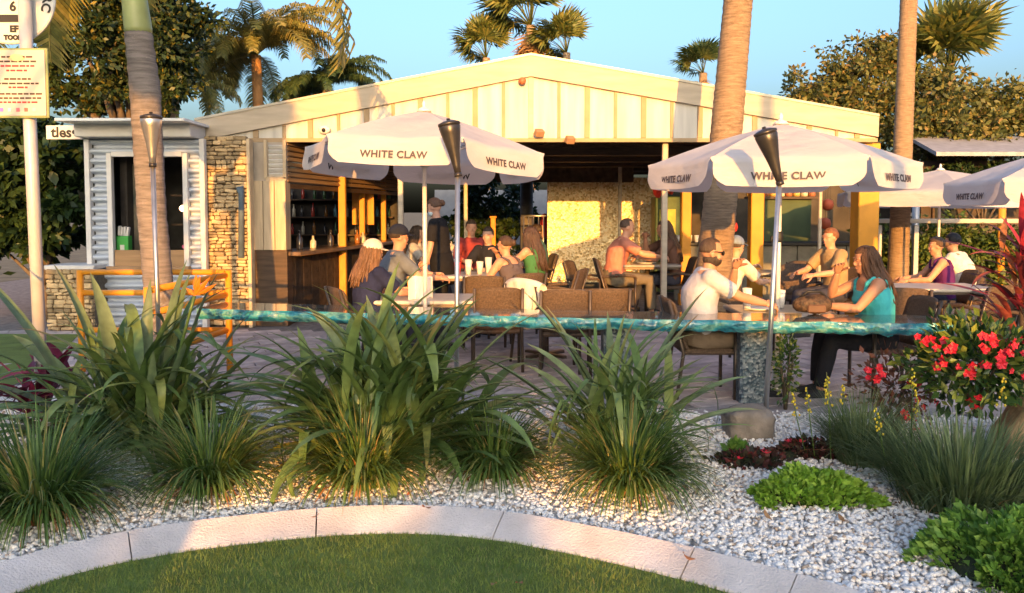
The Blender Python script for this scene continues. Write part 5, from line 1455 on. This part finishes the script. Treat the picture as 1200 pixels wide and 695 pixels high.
# red flowering shrubs
def flower(mb, c, r, up, mi=0):
    up = up.normalized(); a = up.cross(Vector((.3, .2, 1))).normalized(); b_ = up.cross(a)
    for j in range(5):
        t = j * 2 * PI / 5; d = a * math.cos(t) + b_ * math.sin(t); s_ = up.cross(d)
        mb.add([c, c + d * r * .55 + s_ * r * .42 + up * r * .25, c + d * r + up * r * .12, c + d * r * .55 - s_ * r * .42 + up * r * .25], [(0, 1, 2, 3)], mi)
def bush(label, ctr, rx, ry, rz_, nl, m, lsz, nfl, frad, name='flowering_shrub', fm=None, z0=0.):
    o = thing(name, label, 'shrub', (ctr.x, ctr.y, z0)); mb = MB(); cz = ctr.z - z0
    for k in range(nl):
        d = Vector((rnd.gauss(0, 1), rnd.gauss(0, 1), rnd.gauss(0, 1))).normalized(); r = rnd.random() ** .45 * (1 + .2 * math.sin(5 * d.x + 3 * d.z + 2 * d.y))
        c = Vector((d.x * rx * r, d.y * ry * r, cz + d.z * rz_ * r)); q = lsz * rnd.uniform(.6, 1.3)
        dd = (d + Vector((rnd.gauss(0, .5), rnd.gauss(0, .5), rnd.gauss(.2, .5)))).normalized(); sd = dd.cross(Vector((rnd.gauss(0, 1), rnd.gauss(0, 1), rnd.gauss(0, 1)))).normalized()
        nn = dd.cross(sd)
        mb.add([c, c + dd * q * .5 + sd * q * .24 + nn * q * .06, c + dd * q, c + dd * q * .5 - sd * q * .24 + nn * q * .06], [(0, 1, 2, 3)])
    put('leaves', mb, m, o, kind='stuff')
    mb = MB()
    for k in range(9):
        a = k * .7; e = Vector((math.cos(a) * rx * .6, math.sin(a) * ry * .6, cz + rz_ * .5 * math.sin(k * 1.9)))
        mb.tube([(0, 0, -.02), e * .5 + Vector((0, 0, .05)), e], [.012, .008, .004], 5)
    put('stems', mb, mat('stems', (.10, .07, .04), .8, .2), o)
    for k in range(nfl):
        while True:
            d = Vector((rnd.gauss(0, 1), rnd.gauss(-.7, 1), rnd.gauss(.15, .9))).normalized()
            if d.y < .4: break
        c = Vector((d.x * rx, d.y * ry, cz + d.z * rz_)) * 1.0
        for j in range(rnd.randrange(2, 5)):
            mb = MB(); flower(mb, c + Vector((rnd.gauss(0, frad * .8), rnd.gauss(0, frad * .5), rnd.gauss(0, frad * .8))), frad * rnd.uniform(.7, 1.1), d + Vector((rnd.gauss(0, .3), -.5, rnd.gauss(0, .3))))
            put('flower', mb, fm or redf, o)
    return o
mand = leafmat('glossy_leaf', [(0, (.025, .06, .015)), (.6, (.055, .11, .025)), (.85, (.22, .26, .04)), (1, (.34, .34, .06))], .3, .25)
mc = at(1146, 425, 5.3)
bush('dense glossy-leaved shrub with large red flowers spilling over the stone planter', mc, .42, .34, .29, 1500, mand, .085, 22, .034, z0=.30)
rc2 = at(1048, 452, 5.7)
bush('open reddish shrub with small red flower heads left of the stone planter', Vector((rc2.x, rc2.y, .40)), .30, .24, .30, 520, leafmat('reddish_leaf', [(0, (.05, .05, .02)), (.5, (.14, .05, .03)), (1, (.22, .08, .04))], .5, .25), .06, 13, .030)
gb_ = at(921, 442, 6.55)
bush('small upright green shrub behind the torch pole beside the mosaic pedestal', Vector((gb_.x, gb_.y, .40)), .10, .10, .30, 420, mand, .05, 0, .03, 'small_shrub')
gp = gnd(1185, 515); pz = .36
o = thing('stone_planter', 'rough tan stone planter under the large red flowers', 'planter', (gp.x + .05, 5.28, 0))
mb = MB(); mb.ell((0, 0, .17), (.40, .34, .24), None, 24, 14, 0, lambda d: 1 + .10 * math.sin(4 * d.x + 1) * math.sin(5 * d.z) + .07 * math.sin(9 * d.y + 3 * d.x)); put('stone', mb, mat('tan_rock', (.36, .24, .13), .9, .35, 5, .9, 18), o)
# boulder at the foot of the pedestal
gbld = gnd(885, 519)
o = link('boulder', None)
def rock(name, label, c, r, m, seed):
    bm = bmesh.new(); bmesh.ops.create_icosphere(bm, subdivisions=4, radius=1)
    from mathutils import noise as NZ
    for v in bm.verts:
        d = v.co.copy(); q = [abs(x) ** .55 * (1 if x > 0 else -1) for x in d]
        d = Vector(q); d *= 1 + .16 * NZ.noise(v.co * 1.6 + Vector((seed, 0, 0))) + .07 * NZ.noise(v.co * 5 + Vector((0, seed, 0)))
        v.co = Vector((d.x * r[0], d.y * r[1], d.z * r[2]))
    me = bpy.data.meshes.new(name); bm.to_mesh(me); bm.free(); me.materials.append(m)
    for p_ in me.polygons: p_.use_smooth = True
    return tag(link(name, me, None, c), label, 'boulder')
bpy.data.objects.remove(o)
rock('boulder', 'rough grey-brown squared boulder beside the foot of the torch pole', (gbld.x, gbld.y + .18, .08), (.185, .16, .135), mat('boulder_stone', (.23, .19, .155), .9, .35, 6, .9, 26), 3.1)
# burgundy plants
cl = thing('cordyline', 'burgundy-leaved cordyline behind the left grassy tuft', 'plant', (px_x(40, 5.9), 5.95, 0))
for k in range(46): leaf_on(cl, 'cord', rnd.uniform(0, 360), rnd.uniform(12, 85), rnd.uniform(.40, .68), 1.0, (rnd.gauss(0, .1), rnd.gauss(0, .1), .08 + .22 * rnd.random()))
mb = MB(); mb.tube([(0, 0, -.02), (.02, 0, .3)], [.025, .015], 7); put('stem', mb, mat('stems', (.1, .07, .04)), cl)
cr = thing('cordyline', 'tall red-leaved cordyline cut off by the right edge above the red flowers', 'plant', (px_x(1200, 5.9), 5.9, 0))
mb = MB(); mb.tube([(0, 0, -.02), (.02, 0, .6), (-.02, 0, 1.25)], [.03, .025, .018], 7); put('stem', mb, mat('stems', (.1, .07, .04)), cr)
for k in range(64): leaf_on(cr, 'cord_red', rnd.choice((rnd.uniform(90, 270), rnd.uniform(0, 360))), rnd.uniform(8, 78), rnd.uniform(.32, .54), 1.0, (rnd.gauss(0, .05), rnd.gauss(0, .05), rnd.uniform(.55, 1.3)))
# brown litter among the pebbles, thickest under the plants
mb = MB()
foot = [gnd(*p_) for p_ in ((48, 606), (245, 575), (425, 568), (578, 556), (737, 574), (952, 586), (1125, 590), (880, 546))]
for k in range(1500):
    if rnd.random() < .75:
        f_ = rnd.choice(foot); x, y = f_.x + rnd.gauss(0, .32), f_.y + rnd.gauss(-.06, .16)
    else: y = 3.4 + 3.0 * rnd.random(); x = rnd.uniform(-.7, .7) * y
    if y < kerb_y(x) + .01 or y > 6.6 - .1 * x: continue
    c = Vector((x, y, .027 + .01 * rnd.random())); a = rnd.random() * 6.28; ln = rnd.uniform(.008, .032); d = Vector((math.cos(a), math.sin(a), rnd.gauss(0, .25))); s_ = Vector((-d.y, d.x, rnd.gauss(0, .3))) * ln * rnd.uniform(.1, .3)
    mb.add([c, c + d * ln * .5 + s_, c + d * ln, c + d * ln * .5 - s_], [(0, 1, 2, 3)])
put('leaf_litter', mb, leafmat('litter', [(0, (.05, .03, .02)), (.5, (.16, .09, .045)), (1, (.32, .19, .10))], .9, .05), None, kind='stuff', label='brown bits of dead leaf scattered over the pebbles', category='leaf litter')
# leaves fallen on gravel and turf
fm_ = []
for k in range(4): fm_.append(leaf_mesh(.07, .028, .8 + .3 * k, .3, .1, 5).mesh('fallen_leaf', dry_leaf))
spots = [(612, 670), (575, 672), (365, 612), (815, 662), (560, 560), (640, 565), (700, 590), (670, 575), (330, 580), (310, 590), (300, 575), (348, 572), (110, 612), (98, 617), (215, 590), (865, 560), (1085, 640), (1078, 628), (905, 610), (830, 600), (1090, 612), (505, 600), (720, 596), (655, 592), (990, 612), (1010, 628), (480, 580), (160, 575)]
used_l = set()
for k, (px, py) in enumerate(spots):
    g_ = gnd(px, py, .03); on_lawn = g_.y < kin_y(g_.x); on_k = kin_y(g_.x) <= g_.y <= kerb_y(g_.x)
    marks = [((48, 606), 'the tuft at the left edge'), ((245, 575), 'the tuft under the orange flower'), ((425, 568), 'the tuft left of the mid torch'), ((578, 556), 'the small rounded tuft'), ((737, 574), 'the tuft below the slim leaves'), ((952, 588), 'the lime cushion'), ((880, 548), 'the dark red ground cover'), ((1125, 600), 'the spiky mound')]
    near = min(marks, key=lambda m_: (m_[0][0] - px) ** 2 + (m_[0][1] - py) ** 2); side = ' left of ' if px < near[0][0] - 15 else (' right of ' if px > near[0][0] + 15 else ' in front of ')
    z = -.012 if on_lawn else (KERB_Z + .004 if on_k else .034)
    lab = 'dry orange-brown leaf on the ' + ('mown turf, ' if on_lawn else ('kerb, ' if on_k else 'pebbles, ')) + 'just' + side + near[1]
    if lab in used_l: continue
    used_l.add(lab)
    o = link('fallen_leaf', fm_[k % 4], None, (g_.x, g_.y, z), (R(78), rnd.uniform(-.3, .3), rnd.uniform(0, 6)), rnd.uniform(.7, 1.2))
    tag(o, lab, 'leaf', 'dry leaves fallen on the ' + ('turf' if on_lawn else 'pebbles'))

# ================================================================== PALMS AND TREES
bark_m = mat('palm_bark', (.30, .205, .125), .9, .30, 7, .9, 24, stretch=(1, 1, 7))
grey_bark = mat('ringed_grey_bark', (.26, .225, .215), .85, .32, 5, .9, 30, stretch=(1, 1, 9))
def trunk(mb, pts, rad, n=18, ring=.0, step=.06):
    P = [Vector(p) for p in pts]; path, rr2 = [], []
    for i in range(len(P) - 1):
        k = max(2, int((P[i + 1] - P[i]).length / step))
        for j in range(k):
            t = j / k; path.append(P[i].lerp(P[i + 1], t)); rr2.append((rad[i] + (rad[i + 1] - rad[i]) * t) * (1 + ring * ((len(path) % 2) - .5) + rnd.gauss(0, ring * .25)))
    path.append(P[-1]); rr2.append(rad[-1]); mb.tube(path, rr2, n)
def pinnate(L, droop, n=44, ll=.36, a0=.5, hang=.5, W=.032):
    """feather frond: rachis arching out along +Y from upright, with drooping leaflets"""
    mb = MB(); p = Vector((0, 0, 0)); a = a0; pts = []
    N = 16
    for i in range(N + 1):
        pts.append((p.copy(), a)); p = p + Vector((0, math.sin(a), math.cos(a))) * L / N; a += droop / N * (.5 + i / N)
    mb.tube([q for q, _ in pts], [.018 * (1 - .85 * i / N) + .002 for i in range(N + 1)], 5)
    for k in range(n):
        t = .12 + .88 * k / n; f = t * N; i = min(N - 1, int(f)); q = pts[i][0].lerp(pts[i + 1][0], f - i); an = pts[i][1]
        fd = Vector((0, math.sin(an), math.cos(an)))
        for s in (-1, 1):
            ln = ll * (math.sin(PI * (.12 + .82 * t)) ** .6) * rnd.uniform(.8, 1.15); d = (Vector((s, 0, 0)) * .8 + fd * .65 + Vector((0, 0, rnd.uniform(-.1, .25)))).normalized()
            e1 = q + d * ln * .5; e2 = e1 + (d + Vector((0, 0, -hang * 2.2))).normalized() * ln * .5; w = fd * W * .5
            mb.add([q - w, q + w, e1 + w, e1 - w, e2], [(0, 1, 2, 3), (3, 2, 4)])
    return mb
def fan(r, n=26, dead=False, pet=.5):
    """fan leaf on its stalk, along +Y"""
    mb = MB(); mb.tube([(0, 0, 0), (0, pet * .5, .03), (0, pet, 0)], [.014, .011, .009], 5); c = Vector((0, pet, 0))
    for k in range(n):
        a = R(-115 + 230 * k / (n - 1)); d = Vector((math.sin(a), math.cos(a), .0)); ln = r * (.72 + .28 * math.cos(a * .7)) * rnd.uniform(.88, 1.06)
        sd = Vector((d.y, -d.x, 0)) * r * .055; fo = Vector((0, 0, .035 * r * (1 if k % 2 else -1)))
        m = c + d * ln * .62 - Vector((0, 0, .05 * r)); e = c + d * ln - Vector((0, 0, r * rnd.uniform(.12, .5) * (1.6 if dead else 1)))
        mb.add([c, m - sd + fo, e, m + sd + fo], [(0, 1, 2, 3)])
    return mb
queen_leaf = leafmat('feather_leaf', [(0, (.15, .15, .035)), (.5, (.25, .22, .05)), (1, (.38, .30, .08))], .45, .35)
dark_palm = leafmat('dark_feather_leaf', [(0, (.025, .05, .02)), (.6, (.05, .085, .03)), (1, (.09, .12, .04))], .45, .3)
fan_leaf = leafmat('fan_leaf', [(0, (.06, .09, .022)), (.5, (.13, .16, .04)), (1, (.25, .23, .06))], .45, .3)
dead_leaf = leafmat('dead_frond', [(0, (.20, .11, .05)), (.5, (.32, .19, .09)), (1, (.42, .24, .10))], .8, .25)
fr_q = [pinnate(1.9, 1.5 + .25 * i, 48, .42, .25 + .1 * i, .75).mesh('frond', queen_leaf) for i in range(4)]
fr_d = [pinnate(1.5, 1.6 + .2 * i, 44, .34, .3 + .1 * i, .8).mesh('frond', dark_palm) for i in range(4)]
fan_m = [fan(.66, 28, pet=.75).mesh('frond', fan_leaf) for i in range(4)]
fan_dm = [fan(.55, 18, True, .35).mesh('frond', dead_leaf) for i in range(3)]
def feather_palm(label, base, top, r, ms, nf, sc, tm=None, crown=1.0, el=(0, 1.1), z0=0., name='feather_palm'):
    o = thing(name, label, 'palm tree', (base[0], base[1], 0)); mb = MB(); T = Vector((top[0] - base[0], top[1] - base[1], top[2]))
    trunk(mb, [(0, 0, -.1), T * .5 + Vector((.02, 0, 0)), T], [r, r * .9, r * .8], ring=.05, step=.12); put('trunk', mb, tm or bark_m, o)
    for k in range(nf):
        e = el[0] + (el[1] - el[0]) * ((k * .618) % 1)
        link('frond', ms[k % len(ms)], o, T, (-e, 0, k * 2.4 + rnd.uniform(-.3, .3)), sc * rnd.uniform(.85, 1.1))
    return o
def fan_palm(label, base, top, r, nf, sc, nd=14, tm=None, name='fan_palm', shag=1.0):
    o = thing(name, label, 'palm tree', (base[0], base[1], 0)); mb = MB(); T = Vector((top[0] - base[0], top[1] - base[1], top[2]))
    trunk(mb, [(0, 0, -.1), T * .3, T * .7, T], [r * 1.25, r, r * .92, r * .85], ring=.04, step=.10); put('trunk', mb, tm or bark_m, o)
    for k in range(nf):
        e = -.65 + 1.95 * ((k * .618) % 1)
        link('frond', fan_m[k % 4], o, T + Vector((0, 0, .0)), Euler((PI / 2 - e - .15, rnd.uniform(-.3, .3), k * 2.4 + rnd.uniform(-.3, .3)), 'XYZ'), sc * rnd.uniform(.85, 1.15))
    for k in range(nd):
        link('dead_frond', fan_dm[k % 3], o, T + Vector((0, 0, -.1 - shag * sc * .5 * rnd.random())), Euler((-rnd.uniform(.75, 1.35), rnd.uniform(-.4, .4), k * 2.4)), sc * rnd.uniform(.7, 1.0))
    return o
# left ringed palm in the bed's corner
PY = 7.5
b0, t0 = Vector((px_x(188, PY), PY, 0)), at(160, 6, PY)
o = thing('ringed_palm', 'ringed grey palm trunk with green crownshaft beside the left torch', 'palm tree', (b0.x, b0.y, 0))
tz = px_z(40, PY); mid_ = at(170, 105, PY) - b0; top_ = at(162, 38, PY) - b0
mb = MB(); trunk(mb, [(0, 0, -.1), (.0, 0, .6), at(178, 250, PY) - b0, mid_, top_], [.16, .135, .128, .135, .118], 22, .05, .06); put('trunk', mb, grey_bark, o)
cs = top_ + (top_ - mid_) * 2.0; mb = MB(); mb.tube([top_ - Vector((0, 0, .01)), top_ + Vector((0, 0, .03)), top_.lerp(cs, .4), cs], [.120, .122, .105, .07], 20); put('crownshaft', mb, mat('crownshaft', (.30, .34, .14), .4, .15, 5), o)
for k in range(13):
    link('frond', fr_q[k % 4], o, cs, (-(.15 + .8 * ((k * .618) % 1)), 0, k * 2.4), 1.25)
link('frond', fr_q[3], o, cs + Vector((.0, .0, .0)), (-.80, 0, R(-90)), 1.52)
# two tall bare trunks on the right
def tall_trunk(label, pb, pt, Y, r0, r1):
    b_, t_ = at(pb[0], pb[1], Y), at(pt[0], pt[1], Y); dz = (t_ - b_) / (t_.z - b_.z); base = b_ - dz * b_.z; top = base + dz * 8.2
    o = thing('tall_palm', label, 'palm tree', (base.x, base.y, 0)); mb = MB(); T = top - base
    trunk(mb, [(0, 0, -.1), T * .12, T * .5, T], [r0 * 1.12, r0, (r0 + r1) / 2, r1], 26, .030, .05); put('trunk', mb, bark_m, o)
    for k in range(16): link('frond', fan_m[k % 4], o, T, Euler((PI / 2 - (-.25 + 1.75 * ((k * .618) % 1)) - .15, 0, k * 2.4)), 1.4)
    return o
tall_trunk('thick tan palm trunk leaning right behind the sunlit umbrella', (840, 280), (865, 0), 9.6, .205, .130)
tall_trunk('slimmer tan palm trunk rising behind the shaded umbrella', (1053, 300), (1065, 0), 14.2, .170, .125)
# palms behind the roof
q = at(300, 65, 20); feather_palm('tall queen palm with drooping yellow-green fronds and orange trunk, behind the roof\'s left end', (q.x + .1, 20), (q.x, 20, q.z), .15, fr_q, 50, 1.3, mat('sunlit_tone_bark', (.42, .22, .09), .85, .2, 4, .5, 20))  # the low sun's orange is put into this bark colour
q = at(383, 102, 21); feather_palm('dark drooping palm just above the left roof slope', (q.x, 21), (q.x, 21, q.z), .13, fr_d, 40, 1.2)
q = at(215, 95, 18); feather_palm('low arching yellow-green palm right of the ringed trunk', (q.x - .4, 18), (q.x - .2, 18, q.z - .25), .12, fr_q, 14, .9, el=(.3, 1.3))
q = at(622, 30, 30); fan_palm('tallest fan palm behind the roof ridge', (q.x, 30), (q.x, 30, q.z), .19, 32, 1.6, 40, shag=2.6)
q = at(570, 68, 31); fan_palm('shorter fan palm left of the tallest one behind the ridge', (q.x, 31), (q.x, 31, q.z), .16, 22, 1.15, 10)
q = at(664, 62, 29); fan_palm('shorter fan palm right of the tallest one behind the ridge', (q.x, 29), (q.x, 29, q.z), .16, 22, 1.15, 10)
q = at(824, 86, 28); fan_palm('small fan palm with orange dead fronds left of the thick trunk', (q.x, 28), (q.x, 28, q.z), .16, 17, .85, 22, shag=1.0)
q = at(1112, 92, 21); fan_palm('large sunlit fan palm above the trees on the right', (q.x, 21), (q.x, 21, q.z), .2, 34, 1.45, 44, shag=3.0)
# broadleaf trees: trunk, limbs, leaf clumps with gaps
def tree(label, base, clumps, n, ls, m, r=.16, cat='tree', name='broadleaf_tree', trunk_m=None, sub=9):
    """clumps: (centre, radius); leaves sit on many small sprays inside each clump"""
    o = thing(name, label, cat, (base[0], base[1], 0)); B_ = Vector((base[0], base[1], 0)); mb = MB(); lb = MB()
    cz = min(c.z - rr3 for c, rr3 in clumps); fork = Vector((0, 0, max(.4, cz * .8)))
    trunk(mb, [(0, 0, -.1), fork * .5 + Vector((.04, 0, 0)), fork], [r, r * .8, r * .7], 12, .03, .2)
    tot = sum(rr3 ** 2 for _, rr3 in clumps)
    for c, rad in clumps:
        e = c - B_; mb.tube([fork * .95, fork.lerp(e, .5) + Vector((0, 0, .1)), e], [r * .5, r * .3, r * .1], 7)
        k_ = int(n * rad ** 2 / tot); sprays = []
        for q in range(max(6, int(sub * 3 * rad))):
            d = Vector((rnd.gauss(0, 1), rnd.gauss(0, 1), rnd.gauss(.15, .9))).normalized(); sprays.append((e + Vector((d.x, d.y, d.z * .85)) * rad * rnd.uniform(.35, 1.3), rad * rnd.uniform(.14, .36)))
        for q in sprays[::3]: mb.tube([e, q[0]], [r * .08, r * .04], 4)
        for q in range(k_):
            sc_, sr = sprays[rnd.randrange(len(sprays))]
            g3 = Vector((rnd.gauss(0, .5), rnd.gauss(0, .5), rnd.gauss(0, .4))) * sr * 1.2; c3_ = sc_ + g3; z = ls * rnd.uniform(.6, 1.3)
            dd = (g3.normalized() + Vector((rnd.gauss(0, .6), rnd.gauss(0, .6), rnd.gauss(-.2, .6)))).normalized(); sd = dd.cross(Vector((rnd.gauss(0, 1), rnd.gauss(0, 1), rnd.gauss(0, 1)))).normalized()
            lb.add([c3_, c3_ + dd * z * .5 + sd * z * .27, c3_ + dd * z, c3_ + dd * z * .5 - sd * z * .27], [(0, 1, 2, 3)])
    put('trunk', mb, trunk_m or mat('tree_bark', (.12, .09, .065), .9, .3, 5, .6, 25), o); put('crown', lb, m, o, kind='stuff')
    return o
tree_dark = leafmat('tree_leaf', [(0, (.022, .042, .014)), (.7, (.035, .058, .017)), (.9, (.08, .09, .02)), (1, (.30, .22, .03))], .45, .25)  # dark tones and yellow end put the crown's shade and sun into the colour
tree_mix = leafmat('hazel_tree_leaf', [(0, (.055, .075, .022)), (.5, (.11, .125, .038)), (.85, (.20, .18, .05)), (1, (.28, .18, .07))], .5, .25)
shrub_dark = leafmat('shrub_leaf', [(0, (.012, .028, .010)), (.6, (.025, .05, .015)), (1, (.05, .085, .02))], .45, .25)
A_ = lambda px, py, Y, r: (at(px, py, Y), r)
tree('large dark leafy tree behind the kiosk with some leaves coloured sunlit yellow', (px_x(150, 15), 15.2), [A_(90, 40, 14.6, .8), A_(150, 20, 15, .95), A_(205, 25, 15.3, .75), A_(110, -20, 15, .9), A_(175, 75, 15.2, .65), A_(60, 85, 15, .6), A_(120, 100, 15.4, .5), A_(215, 70, 15.6, .45), A_(190, -30, 15, .8), A_(80, -40, 15, .8), A_(85, 115, 15, .45), A_(150, 100, 14.8, .55), A_(200, 110, 15, .4), A_(125, 65, 14.4, .6)], 30000, .13, tree_dark, .2)
bm_cl = []
for px, py, r_c in ((10, 175, .42), (45, 165, .45), (70, 190, .33), (20, 220, .5), (52, 225, .42), (74, 240, .24), (15, 270, .45), (45, 275, .35), (72, 285, .2), (-30, 200, .6), (-25, 280, .5), (30, 150, .3)): bm_cl.append(A_(px, py, 12.1 + rnd.uniform(-.4, .5), r_c * 1.1))
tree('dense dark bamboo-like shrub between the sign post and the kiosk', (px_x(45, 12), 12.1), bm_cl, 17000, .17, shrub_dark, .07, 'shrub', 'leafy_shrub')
tree('olive-brown leafy tree left of the slim palm trunk, behind the roof\'s right end', (px_x(1000, 20), 20), [A_(965, 105, 20, .75), A_(1000, 85, 20, .75), A_(1030, 70, 20.3, .6), A_(985, 135, 19.6, .8), A_(1035, 120, 19.8, .8), A_(950, 135, 20, .55), A_(1030, 160, 19.6, .7)], 13000, .14, tree_mix, .18, sub=15)
tree('bushy green-brown tree right of the slim palm trunk under the large fan palm', (px_x(1130, 19), 19.2), [A_(1095, 105, 19.5, .7), A_(1140, 120, 19, .75), A_(1170, 140, 19, .7), A_(1100, 150, 18.6, .8), A_(1145, 165, 18.6, .75), A_(1200, 160, 19, .7), A_(1080, 175, 18.4, .6), A_(1225, 130, 19, .6)], 14000, .14, tree_mix, .18, sub=15)
# hedge behind the white beam on the right, planting beyond the pavilion
hedge_leaf = leafmat('hedge_leaf', [(0, (.03, .06, .015)), (.5, (.07, .12, .025)), (1, (.16, .20, .04))], .45, .3)
tree('sunlit green hedge below the pale beam on the right', (px_x(1110, 16), 16.2), [A_(px, 284 + 8 * (i % 2), 16, .46) for i, px in enumerate(range(1035, 1210, 22))] + [A_(px, 310, 16, .44) for px in range(1045, 1210, 24)], 11000, .11, hedge_leaf, .05, 'hedge', 'hedge')
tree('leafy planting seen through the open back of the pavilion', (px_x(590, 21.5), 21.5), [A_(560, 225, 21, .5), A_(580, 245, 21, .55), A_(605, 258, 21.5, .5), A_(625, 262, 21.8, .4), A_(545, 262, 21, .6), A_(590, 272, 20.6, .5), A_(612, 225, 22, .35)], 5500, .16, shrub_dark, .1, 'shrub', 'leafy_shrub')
o = thing('garden_post', 'short orange post in the planting beyond the pavilion', 'post', (px_x(578, 19.8), 19.8, 0)); mb = MB(); mb.box((0, 0, .75), (.12, .12, 1.5), bev=.01); put('shaft', mb, yellow_paint, o)
mb = MB(); mb.box((0, 0, 1.52), (.17, .17, .05), bev=.01); put('cap', mb, yellow_paint, o)
o = thing('grey_pillar', 'grey trunk-like pillar before the pale wall beyond the pavilion', 'pillar', (px_x(617, 20), 20.0, 0)); mb = MB(); mb.tube([(0, 0, 0), (0, 0, 2.6)], .16, 12); put('shaft', mb, mat('grey_pillar', (.13, .12, .12), .8, .2, 5, .3), o)
mb = MB(); mb.lathe([(.2, 0), (.2, .12), (.17, .14)], n=12); put('foot', mb, mat('grey_pillar', (.13, .12, .12)), o)
tree('dark leafy shrub in front of the far grey-roofed building', (px_x(1150, 16.8), 16.8), [A_(1100, 222, 16.6, .3), A_(1130, 208, 16.8, .35), A_(1165, 205, 16.8, .36), A_(1195, 212, 16.6, .36), A_(1150, 228, 16.6, .3), A_(1215, 225, 16.6, .3)], 6000, .11, shrub_dark, .06, 'shrub', 'leafy_shrub')
# pale beam, posts and far roof on the right
o = thing('pale_beam', 'long pale horizontal beam on posts over the hedge at the right', 'beam', (px_x(1115, 15.2), 15.2, 0)); wz = px_x(1215, 15.2) - px_x(1028, 15.2)
mb = MB(); mb.box((0.1, 0, px_z(259, 15.2)), (wz, .10, .085), bev=.008); put('beam', mb, cream2, o)
for dx in (-wz / 2 + .15, .45 - wz / 2 + .4, wz / 2): mb = MB(); mb.box((dx, .06, .70), (.09, .09, 1.40), bev=.006); put('post', mb, grey_metal, o)
for px in (1078, 1180): mb = MB(); mb.tube([(px_x(px, 15.5) - px_x(1115, 15.2), .5, 0), (px_x(px, 15.5) - px_x(1115, 15.2), .5, 2.2)], .07, 10); put('post', mb, grey_metal if px < 1100 else yellow_paint, o)
o = thing('far_building', 'low far building with grey roof between the trees at the right', 'building', (px_x(1165, 17), 17.4, 0))
mb = MB(); zr2 = px_z(185, 17); mb.prism([(-1.6, -1.0, zr2), (3.2, -1.0, zr2), (3.2, 1.0, zr2 + .5), (-1.2, 1.0, zr2 + .5)], (0, 0, 0), (0, 0, .08)); put('roof', mb, mat('grey_roof', (.30, .30, .33), .6, .2, 6, .2, 30), o, fixn=True)
mb = MB(); mb.box((.9, .2, zr2 / 2), (4.4, .1, zr2 - .05)); put('wall', mb, mat('brown_wall', (.07, .05, .04), .8, .4, 2), o)
for k in range(4): mb = MB(); mb.box((-.8 + k * 1.0, .12, 1.75), (.55, .06, .8), bev=.01); f = put('window_frame', mb, dark_wood, o); mb = MB(); mb.box((-.8 + k * 1.0, .085, 1.75), (.45, .02, .7)); put('pane', mb, mat('dark_glass', (.03, .035, .04), .08, .1), f)

# ================================================================== BEHIND THE CAMERA, unseen: hedge and tree added to shade the scene; palms
HY_ = -26.0
o = thing('added_shade_hedge', 'tall unseen hedge behind the viewpoint, added to shade the bed', 'hedge', (0, HY_, 0)); mb = MB()  # unseen blocker, added to keep the low sun off the bed
holes = [(.30, .52, 4.03, 4.46), (1.98, .20, 4.03, 4.40)]  # gaps shaped to drop sun patches on the kerb
for k in range(30000):
    x = rnd.uniform(-17, 17); top = 5.0 + .10 * math.sin(x * .9) + .07 * math.sin(x * 2.3 + 1); z = rnd.random() ** .8 * top; zz = .34 * rnd.uniform(.7, 1.2)
    c = Vector((x, rnd.uniform(-.5, .5), z)); dd = Vector((rnd.gauss(0, 1), rnd.gauss(0, .5), rnd.gauss(0, 1))).normalized(); sd = dd.cross(Vector((rnd.gauss(0, .3), 1, rnd.gauss(0, .3)))).normalized()
    if any(abs(x + dd.x * zz * q - hx) < hw + .1 and z0h - .1 < z + dd.z * zz * q < z1h + .1 for hx, hw, z0h, z1h in holes for q in (0, .5, 1)): continue
    if z + max(0, dd.z) * zz > top + .12: continue
    mb.add([c, c + dd * zz * .5 + sd * zz * .4, c + dd * zz, c + dd * zz * .5 - sd * zz * .4], [(0, 1, 2, 3)])
put('foliage', mb, hedge_leaf, o, kind='stuff')
V3 = lambda x, y, z: Vector((x, y, z))
tree('unseen leafy tree behind the viewpoint on the left, added to shade the kiosk', (-4.6, -4.0), [(V3(-5.2, -4, 2.4), .5), (V3(-4.6, -4, 2.6), .55), (V3(-4.1, -4, 2.5), .45), (V3(-5.3, -4, 3.2), .55), (V3(-4.6, -4, 3.4), .55), (V3(-4.25, -4, 3.3), .36), (V3(-5.2, -4, 4.1), .55), (V3(-4.5, -4, 4.2), .55), (V3(-4.25, -4, 4.1), .36), (V3(-4.8, -4, 4.9), .5), (V3(-4.1, -4, 4.9), .45), (V3(-3.5, -4, 5.1), .38), (V3(-2.8, -4, 5.1), .4), (V3(-2.75, -4, 4.5), .25)], 30000, .19, hedge_leaf, .12)  # added out of view; clumps placed to shade the kiosk and left fascia
for k, (x, lean) in enumerate(((4.35, .1), (3.75, .0), (-1.35, .05))):
    feather_palm(['palm behind the viewpoint, furthest right', 'palm behind the viewpoint, middle', 'palm behind the viewpoint, left'][k], (x, -4.2), (x + lean, -4.2, 8.0), .12, fr_q, 12, 1.2)
